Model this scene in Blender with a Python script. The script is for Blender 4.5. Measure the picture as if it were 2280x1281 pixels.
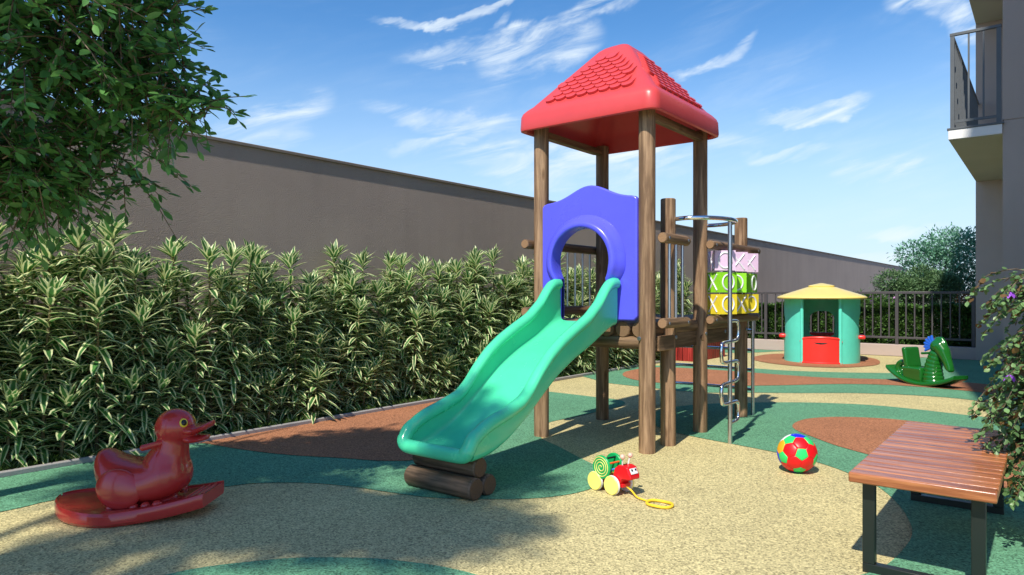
import bpy, bmesh, math, random
import numpy as np
from mathutils import Vector, Matrix
rad = math.radians
SC = bpy.context.scene
COL = SC.collection
for o in list(bpy.data.objects): bpy.data.objects.remove(o)

# ------------------------------------------------------------------ camera
cd = bpy.data.cameras.new("camera"); cam = bpy.data.objects.new("camera", cd); COL.objects.link(cam)
cam.location = (0, 0, 1.25); cam.rotation_euler = (rad(90), 0, rad(38.1))
cd.sensor_width = 36; cd.lens = 24.16; cd.shift_y = 0.0072; cd.clip_start = 0.05; cd.clip_end = 2000
SC.camera = cam

# ------------------------------------------------------------------ sun, sky, exposure
SUN_EL = rad(50); SH = Vector((-0.17, 0.985, 0)).normalized()
sd = bpy.data.lights.new("sun", 'SUN'); sd.energy = 4.15; sd.angle = rad(0.9); sd.color = (1, 0.93, 0.80)
so = bpy.data.objects.new("sun", sd); COL.objects.link(so)
ray = Vector((SH.x*math.cos(SUN_EL), SH.y*math.cos(SUN_EL), -math.sin(SUN_EL)))
so.rotation_euler = ray.to_track_quat('-Z', 'Y').to_euler()
SC.view_settings.view_transform = 'Standard'; SC.view_settings.look = 'None'
SC.view_settings.gamma = 1; SC.view_settings.exposure = 0.46
try: SC.view_settings.use_curve_mapping = False
except Exception: pass

W = bpy.data.worlds.new("World"); SC.world = W; W.use_nodes = True
nt = W.node_tree; N = nt.nodes; L = nt.links
for n in list(N): N.remove(n)
def wn(t, **k):
    n = N.new(t)
    for a, b in k.items(): setattr(n, a, b)
    return n
def wmath(op, a, b=None, c=None, clamp=False):
    n = wn('ShaderNodeMath', operation=op, use_clamp=clamp)
    for i, v in enumerate((a, b, c)):
        if v is None: continue
        if isinstance(v, (int, float)): n.inputs[i].default_value = v
        else: L.new(v, n.inputs[i])
    return n.outputs[0]
out = wn('ShaderNodeOutputWorld'); bg = wn('ShaderNodeBackground')
sky = wn('ShaderNodeTexSky', sky_type='NISHITA'); sky.sun_disc = False
sky.sun_elevation = SUN_EL; sky.sun_rotation = math.atan2(-SH.x, -SH.y)
sky.air_density = 0.9; sky.dust_density = 0.1; sky.ozone_density = 2.0
hs = wn('ShaderNodeHueSaturation'); hs.inputs['Saturation'].default_value = 1.28; hs.inputs['Value'].default_value = 0.92
L.new(sky.outputs[0], hs.inputs['Color'])
tc = wn('ShaderNodeTexCoord'); sx = wn('ShaderNodeSeparateXYZ'); L.new(tc.outputs['Generated'], sx.inputs[0])
zc = wmath('MAXIMUM', sx.outputs[2], 0.0)
def wnoise(vec, scale, detail, rough, dist):
    t = wn('ShaderNodeTexNoise'); t.inputs['Scale'].default_value = scale; t.inputs['Detail'].default_value = detail
    t.inputs['Roughness'].default_value = rough; t.inputs['Distortion'].default_value = dist
    L.new(vec, t.inputs['Vector']); return t.outputs['Fac']
def wrange(v, a, b, c=0.0, d=1.0):
    r = wn('ShaderNodeMapRange', interpolation_type='SMOOTHSTEP')
    for k, x in zip(('From Min', 'From Max', 'To Min', 'To Max'), (a, b, c, d)): r.inputs[k].default_value = x
    L.new(v, r.inputs['Value']); return r.outputs[0]
# cirrus streaks on the dome: (azimuth, elevation) of both ends in degrees, half width, bow, strength
STREAKS = [(-49.6, 19.9, -36.2, 22.9, 0.45, 1.5, 0.8), (-44.0, 19.4, -38.0, 21.4, 0.35, 0.8, 0.6), (-47.5, 17.9, -26.2, 23.9, 0.95, 0.6, 1.15), (-41.0, 18.0, -30.5, 20.6, 1.5, 0.2, 0.85), (-62.0, 11.4, -52.5, 15.4, 1.2, 0.3, 0.9), (-58.5, 12.0, -54.0, 12.6, 1.1, 0.0, 0.6),
 (-50.5, 14.8, -37.0, 13.4, 0.9, 0.3, 0.6), (-48.5, 11.3, -38.5, 13.9, 0.8, 0.3, 0.95), (-44.0, 11.0, -22.5, 11.0, 1.6, 0.0, 0.9), (-40.0, 10.0, -26.0, 9.6, 1.2, 0.0, 0.6), (-25.6, 16.3, -18.2, 18.8, 0.6, 1.1, 1.0),
 (-18.4, 13.3, -10.4, 13.6, 0.65, 0.4, 0.9), (-19.6, 10.4, -13.0, 11.3, 0.6, 0.2, 0.6), (-9.2, 21.4, -2.0, 16.8, 1.1, -0.6, 0.9), (-13.2, 8.6, -7.0, 9.4, 0.8, 0.3, 0.6),
 (-11.5, 4.4, -4.5, 4.7, 0.6, 0.0, 0.75), (-14.0, 2.3, -7.0, 2.7, 0.5, 0.0, 0.8), (-26.0, 12.9, -18.0, 11.7, 0.7, 0.0, 0.5), (8.0, 14.0, 26.0, 18.0, 1.4, 0.3, 0.8)]
az = wn('ShaderNodeMath', operation='ARCTAN2'); L.new(sx.outputs[0], az.inputs[0]); L.new(sx.outputs[1], az.inputs[1])
el = wmath('ARCSINE', sx.outputs[2])
AZ = wmath('MULTIPLY', az.outputs[0], 180/math.pi); EL = wmath('MULTIPLY', el, 180/math.pi)
ae = wn('ShaderNodeCombineXYZ'); L.new(AZ, ae.inputs[0]); L.new(EL, ae.inputs[1])
def aemap(rot, scale):
    m1 = wn('ShaderNodeMapping'); m1.inputs['Rotation'].default_value = (0, 0, rad(rot)); L.new(ae.outputs[0], m1.inputs[0])
    m2 = wn('ShaderNodeVectorMath', operation='MULTIPLY'); m2.inputs[1].default_value = scale; L.new(m1.outputs[0], m2.inputs[0]); return m2.outputs[0]
wob = wmath('MULTIPLY_ADD', wnoise(aemap(-15, (0.20, 0.42, 1)), 1.0, 4, 0.6, 0.3), 3.2, -1.6)
fine = wrange(wnoise(aemap(-15, (0.11, 0.62, 1)), 1.0, 9, 0.60, 0.9), 0.30, 0.80)
ELw = wmath('ADD', EL, wob)
total = None
for (a0_, e0_, a1_, e1_, w_, bow, st) in STREAKS:
    ca, ce = (a0_+a1_)/2, (e0_+e1_)/2; half = math.hypot(a1_-a0_, e1_-e0_)/2; co, si = (a1_-a0_)/2/half, (e1_-e0_)/2/half
    da = wmath('SUBTRACT', AZ, ca); de = wmath('SUBTRACT', ELw, ce)
    u = wmath('MULTIPLY', wmath('MULTIPLY_ADD', da, co, wmath('MULTIPLY', de, si)), 1/half)
    v = wmath('MULTIPLY_ADD', de, co, wmath('MULTIPLY', da, -si))
    u2 = wmath('MULTIPLY', u, u); v = wmath('MULTIPLY', wmath('SUBTRACT', v, wmath('MULTIPLY', u2, bow)), 1/w_)
    r2 = wmath('MULTIPLY_ADD', v, v, wmath('MULTIPLY', u2, u2))
    m_ = wmath('MULTIPLY', wmath('POWER', wrange(r2, 1.5, 0.0), 1.3), st*1.15)
    total = m_ if total is None else wmath('MAXIMUM', total, m_)
total = wmath('MULTIPLY', total, fine)
veil = wrange(wnoise(aemap(-10, (0.05, 0.16, 1)), 1.0, 5, 0.6, 0.6), 0.40, 0.75)
vl = wmath('MULTIPLY', wmath('MULTIPLY', veil, fine), wrange(zc, 0.45, 0.05, 0.10, 0.55))
hzn = wrange(zc, 0.38, 0.0, 0.0, 0.90)
c2 = wmath('ADD', total, vl, clamp=True)
mh = wn('ShaderNodeMix', data_type='RGBA'); L.new(hzn, mh.inputs['Factor']); L.new(hs.outputs[0], mh.inputs['A']); mh.inputs['B'].default_value = (3.05, 3.95, 4.75, 1)
mx = wn('ShaderNodeMix', data_type='RGBA'); L.new(c2, mx.inputs['Factor']); L.new(mh.outputs['Result'], mx.inputs['A'])
mx.inputs['B'].default_value = (4.3, 4.85, 5.3, 1)
L.new(mx.outputs['Result'], bg.inputs['Color']); bg.inputs['Strength'].default_value = 0.15
L.new(bg.outputs[0], out.inputs[0])

# ------------------------------------------------------------------ helpers
def tag(o, label=None, cat=None, group=None, kind=None):
    if label: o["label"] = label
    if cat: o["category"] = cat
    if group: o["group"] = group
    if kind: o["kind"] = kind
    return o
def thing(name, label, cat, loc=(0, 0, 0), rz=0, group=None):
    o = bpy.data.objects.new(name, None); COL.objects.link(o); o.empty_display_size = 0.1
    o.location = loc; o.rotation_euler = (0, 0, rz)
    return tag(o, label, cat, group)
def copy_tree(o, parent=None):
    c = o.copy(); COL.objects.link(c)
    if parent is not None: c.parent = parent; c.matrix_parent_inverse = o.matrix_parent_inverse.copy()
    for ch in list(o.children): copy_tree(ch, c)
    return c

class MB:
    def __init__(s): s.v = []; s.f = []; s.mi = []; s.keep = False
    def add(s, vs, fs, mi=0):
        b = len(s.v); s.v += [tuple(v) for v in vs]
        s.f += [tuple(i+b for i in f) for f in fs]; s.mi += [mi]*len(fs)
        return s
    def box(s, c, size, rot=None, mi=0):
        x, y, z = [k/2 for k in size]
        vs = [Vector((a*x, b*y, d*z)) for a in (-1, 1) for b in (-1, 1) for d in (-1, 1)]
        if rot is not None: vs = [rot @ v for v in vs]
        vs = [v+Vector(c) for v in vs]
        return s.add(vs, [(0, 1, 3, 2), (4, 6, 7, 5), (0, 4, 5, 1), (2, 3, 7, 6), (0, 2, 6, 4), (1, 5, 7, 3)], mi)
    def tube(s, pts, r, seg=12, closed=False, caps=True, mi=0, sx=1.0):
        pts = [Vector(p) for p in pts]; n = len(pts)
        rs = r if isinstance(r, (list, tuple)) else [r]*n
        vs = []; u = None
        for i, p in enumerate(pts):
            if closed: t = pts[(i+1) % n]-pts[i-1]
            else: t = pts[min(i+1, n-1)]-pts[max(i-1, 0)]
            t.normalize()
            if u is None:
                u = t.cross(Vector((0, 0, 1)))
                if u.length < 1e-3: u = t.cross(Vector((0, 1, 0)))
            u = (u-t*u.dot(t)).normalized(); w = t.cross(u)
            for k in range(seg):
                a = 2*math.pi*k/seg
                vs.append(p+(u*math.cos(a)*sx+w*math.sin(a))*rs[i])
        fs = []
        for i in range(n if closed else n-1):
            j = (i+1) % n
            for k in range(seg):
                fs.append((i*seg+k, i*seg+(k+1) % seg, j*seg+(k+1) % seg, j*seg+k))
        if caps and not closed:
            fs.append(tuple(range(seg-1, -1, -1))); fs.append(tuple((n-1)*seg+k for k in range(seg)))
        return s.add(vs, fs, mi)
    def log(s, a, b, r, seg=24, mi=0, ch=0.006):      # a cylinder with a small chamfer at its ends
        a = Vector(a); b = Vector(b); t = (b-a).normalized()
        return s.tube([a, a+t*ch, a+t*ch*1.01+t*0.001, b-t*ch*1.01-t*0.001, b-t*ch, b], [r-ch, r-0.0008, r, r, r-0.0008, r-ch], seg, mi=mi)
    def loft(s, secs, closed=True, caps=True, mi=0):
        m = len(secs[0]); vs = [p for q in secs for p in q]; fs = []
        for i in range(len(secs)-1):
            for k in range(m if closed else m-1):
                fs.append((i*m+k, i*m+(k+1) % m, (i+1)*m+(k+1) % m, (i+1)*m+k))
        if caps:
            fs.append(tuple(range(m-1, -1, -1))); fs.append(tuple((len(secs)-1)*m+k for k in range(m)))
        return s.add(vs, fs, mi)
    def lathe(s, prof, c=(0, 0, 0), seg=32, mi=0, fn=None):
        secs = []
        for r, z in prof:
            secs.append([Vector((c[0]+r*math.cos(2*math.pi*k/seg)*(fn(2*math.pi*k/seg) if fn else 1), c[1]+r*math.sin(2*math.pi*k/seg)*(fn(2*math.pi*k/seg) if fn else 1), c[2]+z)) for k in range(seg)])
        return s.loft(secs, mi=mi)
    def prism(s, poly, f0, f1, mi=0):                  # poly: 2D points, f0/f1 map a 2D point to 3D for the two faces
        n = len(poly); vs = [f0(p) for p in poly]+[f1(p) for p in poly]
        fs = [tuple(range(n-1, -1, -1)), tuple(range(n, 2*n))]
        fs += [(k, (k+1) % n, n+(k+1) % n, n+k) for k in range(n)]
        return s.add(vs, fs, mi)
    def ell(s, c, r, seg=20, rings=12, rot=None, mi=0):
        vs = []; fs = []
        for i in range(rings+1):
            th = math.pi*i/rings
            for k in range(seg):
                ph = 2*math.pi*k/seg
                v = Vector((r[0]*math.sin(th)*math.cos(ph), r[1]*math.sin(th)*math.sin(ph), r[2]*math.cos(th)))
                if rot is not None: v = rot @ v
                vs.append(v+Vector(c))
        for i in range(rings):
            for k in range(seg): fs.append((i*seg+k, (i+1)*seg+k, (i+1)*seg+(k+1) % seg, i*seg+(k+1) % seg))
        return s.add(vs, fs, mi)
    def xf(s, M): s.v = [tuple(M @ Vector(v)) for v in s.v]; return s
    def mesh(s, name, mats, smooth=True, ang=35, weld=True):
        me = bpy.data.meshes.new(name); me.from_pydata(s.v, [], s.f)
        for m in (mats if isinstance(mats, (list, tuple)) else [mats]): me.materials.append(m)
        me.polygons.foreach_set('material_index', s.mi)
        bm = bmesh.new(); bm.from_mesh(me)
        if s.keep: weld = False
        if weld: bmesh.ops.remove_doubles(bm, verts=bm.verts, dist=1e-5)
        if not s.keep: bmesh.ops.recalc_face_normals(bm, faces=bm.faces)
        bm.to_mesh(me); bm.free()
        if smooth: me.shade_smooth(); me.set_sharp_from_angle(angle=rad(ang))
        return me
    def build(s, name, mats, parent=None, smooth=True, ang=35, bevel=0, seg=2, label=None):
        o = bpy.data.objects.new(name, s.mesh(name, mats, smooth, ang)); COL.objects.link(o)
        if parent is not None: o.parent = parent
        if bevel:
            b = o.modifiers.new("bevel", 'BEVEL'); b.width = bevel; b.segments = seg; b.limit_method = 'ANGLE'; b.angle_limit = rad(40)
        if label: o["label"] = label
        return o

def fuse(mb, voxel, smooth_it=8, fac=0.5):             # merge overlapping volumes into one continuous skin
    o = bpy.data.objects.new("tmp", mb.mesh("tmp", [], False, weld=True)); COL.objects.link(o)
    r = o.modifiers.new("r", 'REMESH'); r.mode = 'VOXEL'; r.voxel_size = voxel; r.adaptivity = 0
    if smooth_it:
        m = o.modifiers.new("s", 'SMOOTH'); m.iterations = smooth_it; m.factor = fac
    dg = bpy.context.evaluated_depsgraph_get(); dg.update()
    me = bpy.data.meshes.new_from_object(o.evaluated_get(dg)); bpy.data.objects.remove(o)
    me.shade_smooth(); return me
def link(name, me, mat, parent=None):
    me.name = name; me.materials.clear(); me.materials.append(mat)
    o = bpy.data.objects.new(name, me); COL.objects.link(o)
    if parent is not None: o.parent = parent
    return o
def catmull(P, n=6, closed=True):
    P = [Vector(p) for p in P]; out = []; m = len(P)
    for i in range(m if closed else m-1):
        if closed: a, b, c, d = P[i-1], P[i], P[(i+1) % m], P[(i+2) % m]
        else: a, b, c, d = P[max(i-1, 0)], P[i], P[i+1], P[min(i+2, m-1)]
        for k in range(n):
            t = k/n
            out.append(0.5*((2*b)+(c-a)*t+(2*a-5*b+4*c-d)*t*t+(3*b-a-3*c+d)*t**3))
    if not closed: out.append(P[-1])
    return out

# ------------------------------------------------------------------ materials
def new_mat(name):
    m = bpy.data.materials.new(name); m.use_nodes = True
    t = m.node_tree; b = t.nodes['Principled BSDF']; return m, t, b
def nd(t, ty, **k):
    n = t.nodes.new(ty)
    for a, v in k.items():
        if hasattr(n, a) and not a[0].isupper(): setattr(n, a, v)
        else: n.inputs[a.replace('_', ' ')].default_value = v
    return n
def ramp(t, src, stops):
    r = t.nodes.new('ShaderNodeValToRGB'); e = r.color_ramp.elements
    while len(e) < len(stops): e.new(0.5)
    for i, (p, c) in enumerate(stops): e[i].position = p; e[i].color = (*c, 1)
    t.links.new(src, r.inputs[0]); return r.outputs[0]
def coords(t, scale=(1, 1, 1), kind='Object', rot=(0, 0, 0)):
    c = t.nodes.new('ShaderNodeTexCoord'); m = t.nodes.new('ShaderNodeMapping')
    m.inputs['Scale'].default_value = scale; m.inputs['Rotation'].default_value = rot
    t.links.new(c.outputs[kind], m.inputs[0]); return m.outputs[0]
def noise(t, vec, scale, detail=4, rough=0.55):
    n = t.nodes.new('ShaderNodeTexNoise'); n.inputs['Scale'].default_value = scale
    n.inputs['Detail'].default_value = detail; n.inputs['Roughness'].default_value = rough
    t.links.new(vec, n.inputs['Vector']); return n.outputs['Fac']
def bump(t, b, h, strength, dist=0.01):
    n = t.nodes.new('ShaderNodeBump'); n.inputs['Strength'].default_value = strength; n.inputs['Distance'].default_value = dist
    t.links.new(h, n.inputs['Height']); t.links.new(n.outputs[0], b.inputs['Normal'])
def mul(c, k): return tuple(min(1, x*k) for x in c)

def epdm(name, c):                                     # poured rubber crumb: every granule its own shade
    m, t, b = new_mat(name); v = coords(t)
    vo = t.nodes.new('ShaderNodeTexVoronoi'); vo.inputs['Scale'].default_value = 120; t.links.new(v, vo.inputs['Vector'])
    sp = t.nodes.new('ShaderNodeSeparateColor'); t.links.new(vo.outputs['Color'], sp.inputs[0])
    c1 = ramp(t, sp.outputs[0], [(0.0, mul(c, 0.42)), (0.16, mul(c, 0.62)), (0.36, mul(c, 0.90)), (0.75, mul(c, 1.10)), (1.0, mul(c, 1.42))])
    lo = noise(t, v, 1.3, 5, 0.6)
    c2 = ramp(t, lo, [(0.30, (0.90, 0.90, 0.90)), (0.70, (1.08, 1.08, 1.08))])
    mx = nd(t, 'ShaderNodeMix', data_type='RGBA', blend_type='MULTIPLY'); mx.inputs['Factor'].default_value = 1
    t.links.new(c1, mx.inputs['A']); t.links.new(c2, mx.inputs['B']); t.links.new(mx.outputs['Result'], b.inputs['Base Color'])
    b.inputs['Roughness'].default_value = 0.92; b.inputs['Specular IOR Level'].default_value = 0.25
    bump(t, b, vo.outputs['Distance'], 0.5, 0.004); return m
def plastic(name, c, rough=0.25, var=0.06, coat=0.0, spec=0.5):
    m, t, b = new_mat(name); v = coords(t)
    n = noise(t, v, 5, 5, 0.6)
    t.links.new(ramp(t, n, [(0.3, mul(c, 1-var)), (0.7, mul(c, 1+var))]), b.inputs['Base Color'])
    n2 = noise(t, v, 7, 4)
    r = nd(t, 'ShaderNodeMapRange'); r.inputs['To Min'].default_value = rough*0.8; r.inputs['To Max'].default_value = rough*1.25
    t.links.new(n2, r.inputs['Value']); t.links.new(r.outputs[0], b.inputs['Roughness'])
    b.inputs['Coat Weight'].default_value = coat; b.inputs['Coat Roughness'].default_value = 0.08
    b.inputs['Specular IOR Level'].default_value = spec
    return m
def wood(name, dark, light, axis, rough=0.6, spec=0.3, scale=1.0):
    s = {'x': (2.2, 34, 34), 'y': (34, 2.2, 34), 'z': (34, 34, 2.2)}[axis]; s = tuple(k*scale for k in s)
    m, t, b = new_mat(name); v = coords(t, s)
    n = noise(t, v, 1.0, 7, 0.65)
    v2 = coords(t, tuple(k*0.22 for k in s)); n2 = noise(t, v2, 1.0, 3)
    ad = nd(t, 'ShaderNodeMath', operation='MULTIPLY_ADD'); t.links.new(n2, ad.inputs[0]); ad.inputs[1].default_value = 0.6; t.links.new(n, ad.inputs[2])
    c1 = ramp(t, ad.outputs[0], [(0.50, mul(dark, 0.7)), (0.72, dark), (0.95, light), (1.0, mul(light, 1.1))])
    # knots
    vo = t.nodes.new('ShaderNodeTexVoronoi'); vo.inputs['Scale'].default_value = 1.0
    k = {'x': (2.6, 9, 9), 'y': (9, 2.6, 9), 'z': (9, 9, 2.6)}[axis]
    t.links.new(coords(t, k), vo.inputs['Vector'])
    kn = ramp(t, vo.outputs['Distance'], [(0.0, (0.35, 0.3, 0.27)), (0.10, (0.6, 0.55, 0.5)), (0.17, (1, 1, 1))])
    mx = nd(t, 'ShaderNodeMix', data_type='RGBA', blend_type='MULTIPLY'); mx.inputs['Factor'].default_value = 0.85
    t.links.new(c1, mx.inputs['A']); t.links.new(kn, mx.inputs['B']); t.links.new(mx.outputs['Result'], b.inputs['Base Color'])
    b.inputs['Roughness'].default_value = rough; b.inputs['Specular IOR Level'].default_value = spec
    bump(t, b, n, 0.35, 0.004); return m
def plaster(name, c, bs=70, bstr=0.6, streak=0.0):
    m, t, b = new_mat(name); v = coords(t)
    n = noise(t, v, 0.7, 6, 0.6); col = ramp(t, n, [(0.3, mul(c, 0.93)), (0.7, mul(c, 1.06))])
    if streak:
        n3 = noise(t, coords(t, (3, 3, 0.25)), 1.0, 5, 0.6)
        c3 = ramp(t, n3, [(0.45, (1, 1, 1)), (0.75, (1-streak,)*3)])
        mx = nd(t, 'ShaderNodeMix', data_type='RGBA', blend_type='MULTIPLY'); mx.inputs['Factor'].default_value = 1
        t.links.new(col, mx.inputs['A']); t.links.new(c3, mx.inputs['B']); col = mx.outputs['Result']
    t.links.new(col, b.inputs['Base Color']); b.inputs['Roughness'].default_value = 0.9; b.inputs['Specular IOR Level'].default_value = 0.2
    n2 = noise(t, v, bs if bs != 64.9 else 95, 3, 0.6); bump(t, b, n2, bstr, 0.012 if bs != 64.9 else 0.030); return m
def metal(name, c, rough=0.2, metallic=1.0):
    m, t, b = new_mat(name); v = coords(t, (40, 40, 40)); n = noise(t, v, 1.0, 3)
    r = nd(t, 'ShaderNodeMapRange'); r.inputs['To Min'].default_value = rough*0.7; r.inputs['To Max'].default_value = rough*1.3
    t.links.new(n, r.inputs['Value']); t.links.new(r.outputs[0], b.inputs['Roughness'])
    b.inputs['Base Color'].default_value = (*c, 1); b.inputs['Metallic'].default_value = metallic; return m
def leaf(name, dark, light, trans=0.25, rough=0.45, margin=None, spec=0.4, mw=0.30):
    m, t, b = new_mat(name)
    g = t.nodes.new('ShaderNodeNewGeometry'); col = ramp(t, g.outputs['Random Per Island'], [(0.0, dark), (0.7, light), (1.0, mul(light, 1.35))])
    if margin:
        uv = t.nodes.new('ShaderNodeTexCoord'); sp = t.nodes.new('ShaderNodeSeparateXYZ'); t.links.new(uv.outputs['UV'], sp.inputs[0])
        a = nd(t, 'ShaderNodeMath', operation='SUBTRACT'); t.links.new(sp.outputs[0], a.inputs[0]); a.inputs[1].default_value = 0.5
        a2 = nd(t, 'ShaderNodeMath', operation='ABSOLUTE'); t.links.new(a.outputs[0], a2.inputs[0])
        mr = nd(t, 'ShaderNodeMapRange', interpolation_type='SMOOTHSTEP'); mr.inputs['From Min'].default_value = mw-0.04; mr.inputs['From Max'].default_value = mw+0.05
        t.links.new(a2.outputs[0], mr.inputs['Value'])
        mx = nd(t, 'ShaderNodeMix', data_type='RGBA'); t.links.new(mr.outputs[0], mx.inputs['Factor']); t.links.new(col, mx.inputs['A'])
        mx.inputs['B'].default_value = (*margin, 1); col = mx.outputs['Result']
    t.links.new(col, b.inputs['Base Color']); b.inputs['Roughness'].default_value = rough; b.inputs['Specular IOR Level'].default_value = spec
    tr = t.nodes.new('ShaderNodeBsdfTranslucent'); t.links.new(col, tr.inputs['Color'])
    ms = t.nodes.new('ShaderNodeMixShader'); ms.inputs[0].default_value = trans
    t.links.new(b.outputs[0], ms.inputs[1]); t.links.new(tr.outputs[0], ms.inputs[2])
    t.links.new(ms.outputs[0], t.nodes['Material Output'].inputs['Surface']); return m

M = dict(
 tan=epdm("tan rubber crumb", (0.54, 0.465, 0.235)), green=epdm("green rubber crumb", (0.118, 0.30, 0.178)), brown=epdm("brown rubber crumb", (0.37, 0.16, 0.082)),
 soil=plaster("soil", (0.045, 0.035, 0.022), 40, 1.0), far=plaster("outer ground", (0.20, 0.18, 0.15), 8, 0.5),
 kerb=plaster("kerb concrete", (0.32, 0.305, 0.30), 90, 0.3), wall=plaster("brown render wall", (0.45, 0.365, 0.32), 64.9, 1.0, 0.07),
 coping=plaster("wall coping", (0.22, 0.18, 0.155), 60, 0.4), fencebase=plaster("pink grey render", (0.46, 0.37, 0.34), 80, 0.4),
 bwall=plaster("taupe building paint", (0.46, 0.385, 0.345), 120, 0.25, 0.04), bslab=plaster("white slab edge", (0.82, 0.81, 0.80), 120, 0.15), soffit=plaster("balcony soffit", (0.40, 0.41, 0.36), 120, 0.2),
 rail=plastic("grey painted steel", (0.105, 0.115, 0.125), 0.4), fence=plastic("charcoal painted steel", (0.070, 0.062, 0.068), 0.45),
 woodz=wood("weathered post wood", (0.17, 0.10, 0.056), (0.40, 0.255, 0.15), 'z'), woodx=wood("weathered wood along x", (0.12, 0.072, 0.04), (0.27, 0.17, 0.095), 'x'), woody=wood("weathered wood along y", (0.125, 0.075, 0.04), (0.29, 0.18, 0.10), 'y'),
 darklog=wood("dark log wood", (0.075, 0.05, 0.032), (0.20, 0.13, 0.085), 'x'), endgrain=plaster("log end grain", (0.30, 0.18, 0.10), 90, 0.4), deckend=plaster("sawn deck end", (0.20, 0.125, 0.07), 90, 0.4), darkend=plaster("dark log end grain", (0.14, 0.085, 0.05), 90, 0.4),
 roof=plastic("red roof plastic", (0.65, 0.064, 0.066), 0.35, 0.04, 0.1), blue=plastic("blue panel plastic", (0.105, 0.11, 0.86), 0.28, 0.04, 0.15), slide=plastic("mint slide plastic", (0.080, 0.68, 0.37), 0.25, 0.04, 0.2),
 chrome=metal("polished steel tube", (0.82, 0.83, 0.86), 0.12), steel=metal("brushed steel rod", (0.62, 0.64, 0.68), 0.32), bolt=metal("galvanised bolt", (0.35, 0.37, 0.40), 0.4),
 duck=plastic("red rocker plastic", (0.52, 0.036, 0.032), 0.20, 0.05, 0.45), horse=plastic("green rocker plastic", (0.010, 0.125, 0.014), 0.18, 0.05, 0.5), fin=plastic("blue fin plastic", (0.02, 0.13, 0.68), 0.35),
 black=plastic("black gloss", (0.01, 0.01, 0.012), 0.2), yellow=plastic("yellow plastic", (0.86, 0.60, 0.03), 0.3), lemon=plastic("lemon wheel paint", (0.90, 0.80, 0.20), 0.35), white=plastic("white paint", (0.80, 0.80, 0.80), 0.35),
 teal=plastic("turquoise plastic", (0.12, 0.70, 0.56), 0.38), houseroof=plastic("yellow roof plastic", (0.76, 0.60, 0.17), 0.33, 0.04, 0.1), housered=plastic("red door plastic", (0.78, 0.035, 0.028), 0.3), darkred=plastic("dark red sill plastic", (0.42, 0.01, 0.014), 0.35),
 pink=plastic("pink block plastic", (0.82, 0.60, 0.82), 0.35), lime=plastic("lime block plastic", (0.30, 0.75, 0.03), 0.35), blockyellow=plastic("yellow block plastic", (0.90, 0.72, 0.04), 0.35), letter=plastic("white letter paint", (0.85, 0.85, 0.92), 0.35),
 bench=wood("varnished slat wood", (0.30, 0.088, 0.030), (0.54, 0.20, 0.075), 'x', 0.27, 0.8, 1.4), benchframe=plastic("black powder coat", (0.012, 0.016, 0.014), 0.38),
 redslat=wood("red stained slats", (0.20, 0.016, 0.014), (0.36, 0.035, 0.03), 'z', 0.5), redtop=wood("red brown lid", (0.24, 0.055, 0.04), (0.33, 0.09, 0.06), 'y', 0.5),
 bred=plastic("ball red", (0.80, 0.006, 0.012), 0.35), bgreen=plastic("ball green", (0.03, 0.68, 0.16), 0.35), bwhite=plastic("ball white", (0.82, 0.82, 0.82), 0.35), borange=plastic("ball orange", (0.90, 0.42, 0.02), 0.35), bblue=plastic("ball blue", (0.01, 0.02, 0.72), 0.35),
 toyred=plastic("toy red paint", (0.70, 0.008, 0.015), 0.3), toygreen=plastic("toy green paint", (0.008, 0.38, 0.10), 0.35), toyorange=plastic("toy orange rod", (0.85, 0.13, 0.02), 0.4), toyblue=plastic("toy blue rod", (0.10, 0.36, 0.85), 0.4), bead=plastic("pale pink bead", (0.78, 0.48, 0.38), 0.3), string=plastic("yellow cord", (0.88, 0.58, 0.03), 0.6), spiral=plastic("spiral paint", (0.80, 0.72, 0.22), 0.4),
 bark=wood("bark", (0.09, 0.065, 0.045), (0.22, 0.17, 0.12), 'z', 0.85, 0.2), cane=wood("cane stem", (0.10, 0.08, 0.04), (0.22, 0.17, 0.09), 'z', 0.8, 0.2),
 dracaena=leaf("striped leaf", (0.034, 0.130, 0.034), (0.082, 0.245, 0.062), 0.36, 0.36, (0.88, 0.91, 0.52), 0.5, 0.26),
 treeleaf=leaf("tree leaf", (0.060, 0.180, 0.055), (0.140, 0.330, 0.090), 0.45, 0.30, None, 0.5),
 shrubleaf=leaf("shrub leaf", (0.06, 0.13, 0.045), (0.17, 0.30, 0.11), 0.3, 0.4, None, 0.5), dryleaf=leaf("bronze leaf", (0.10, 0.055, 0.02), (0.16, 0.09, 0.03), 0.2, 0.5),
 hedgeleaf=leaf("clipped hedge leaf", (0.035, 0.085, 0.015), (0.09, 0.19, 0.04), 0.25, 0.5), oliveleaf=leaf("grey green leaf", (0.06, 0.13, 0.05), (0.15, 0.26, 0.11), 0.25, 0.5), blueleaf=leaf("blue green leaf", (0.09, 0.23, 0.15), (0.20, 0.42, 0.27), 0.25, 0.5),
 rustleaf=leaf("rust leaf", (0.20, 0.07, 0.02), (0.38, 0.15, 0.04), 0.25, 0.5), petal=leaf("purple petal", (0.26, 0.06, 0.55), (0.42, 0.13, 0.75), 0.35, 0.6), pinkpetal=leaf("pink petal", (0.55, 0.22, 0.55), (0.70, 0.35, 0.68), 0.3, 0.6), grass=leaf("grass blade", (0.03, 0.075, 0.012), (0.09, 0.17, 0.03), 0.3, 0.5),
)

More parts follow.
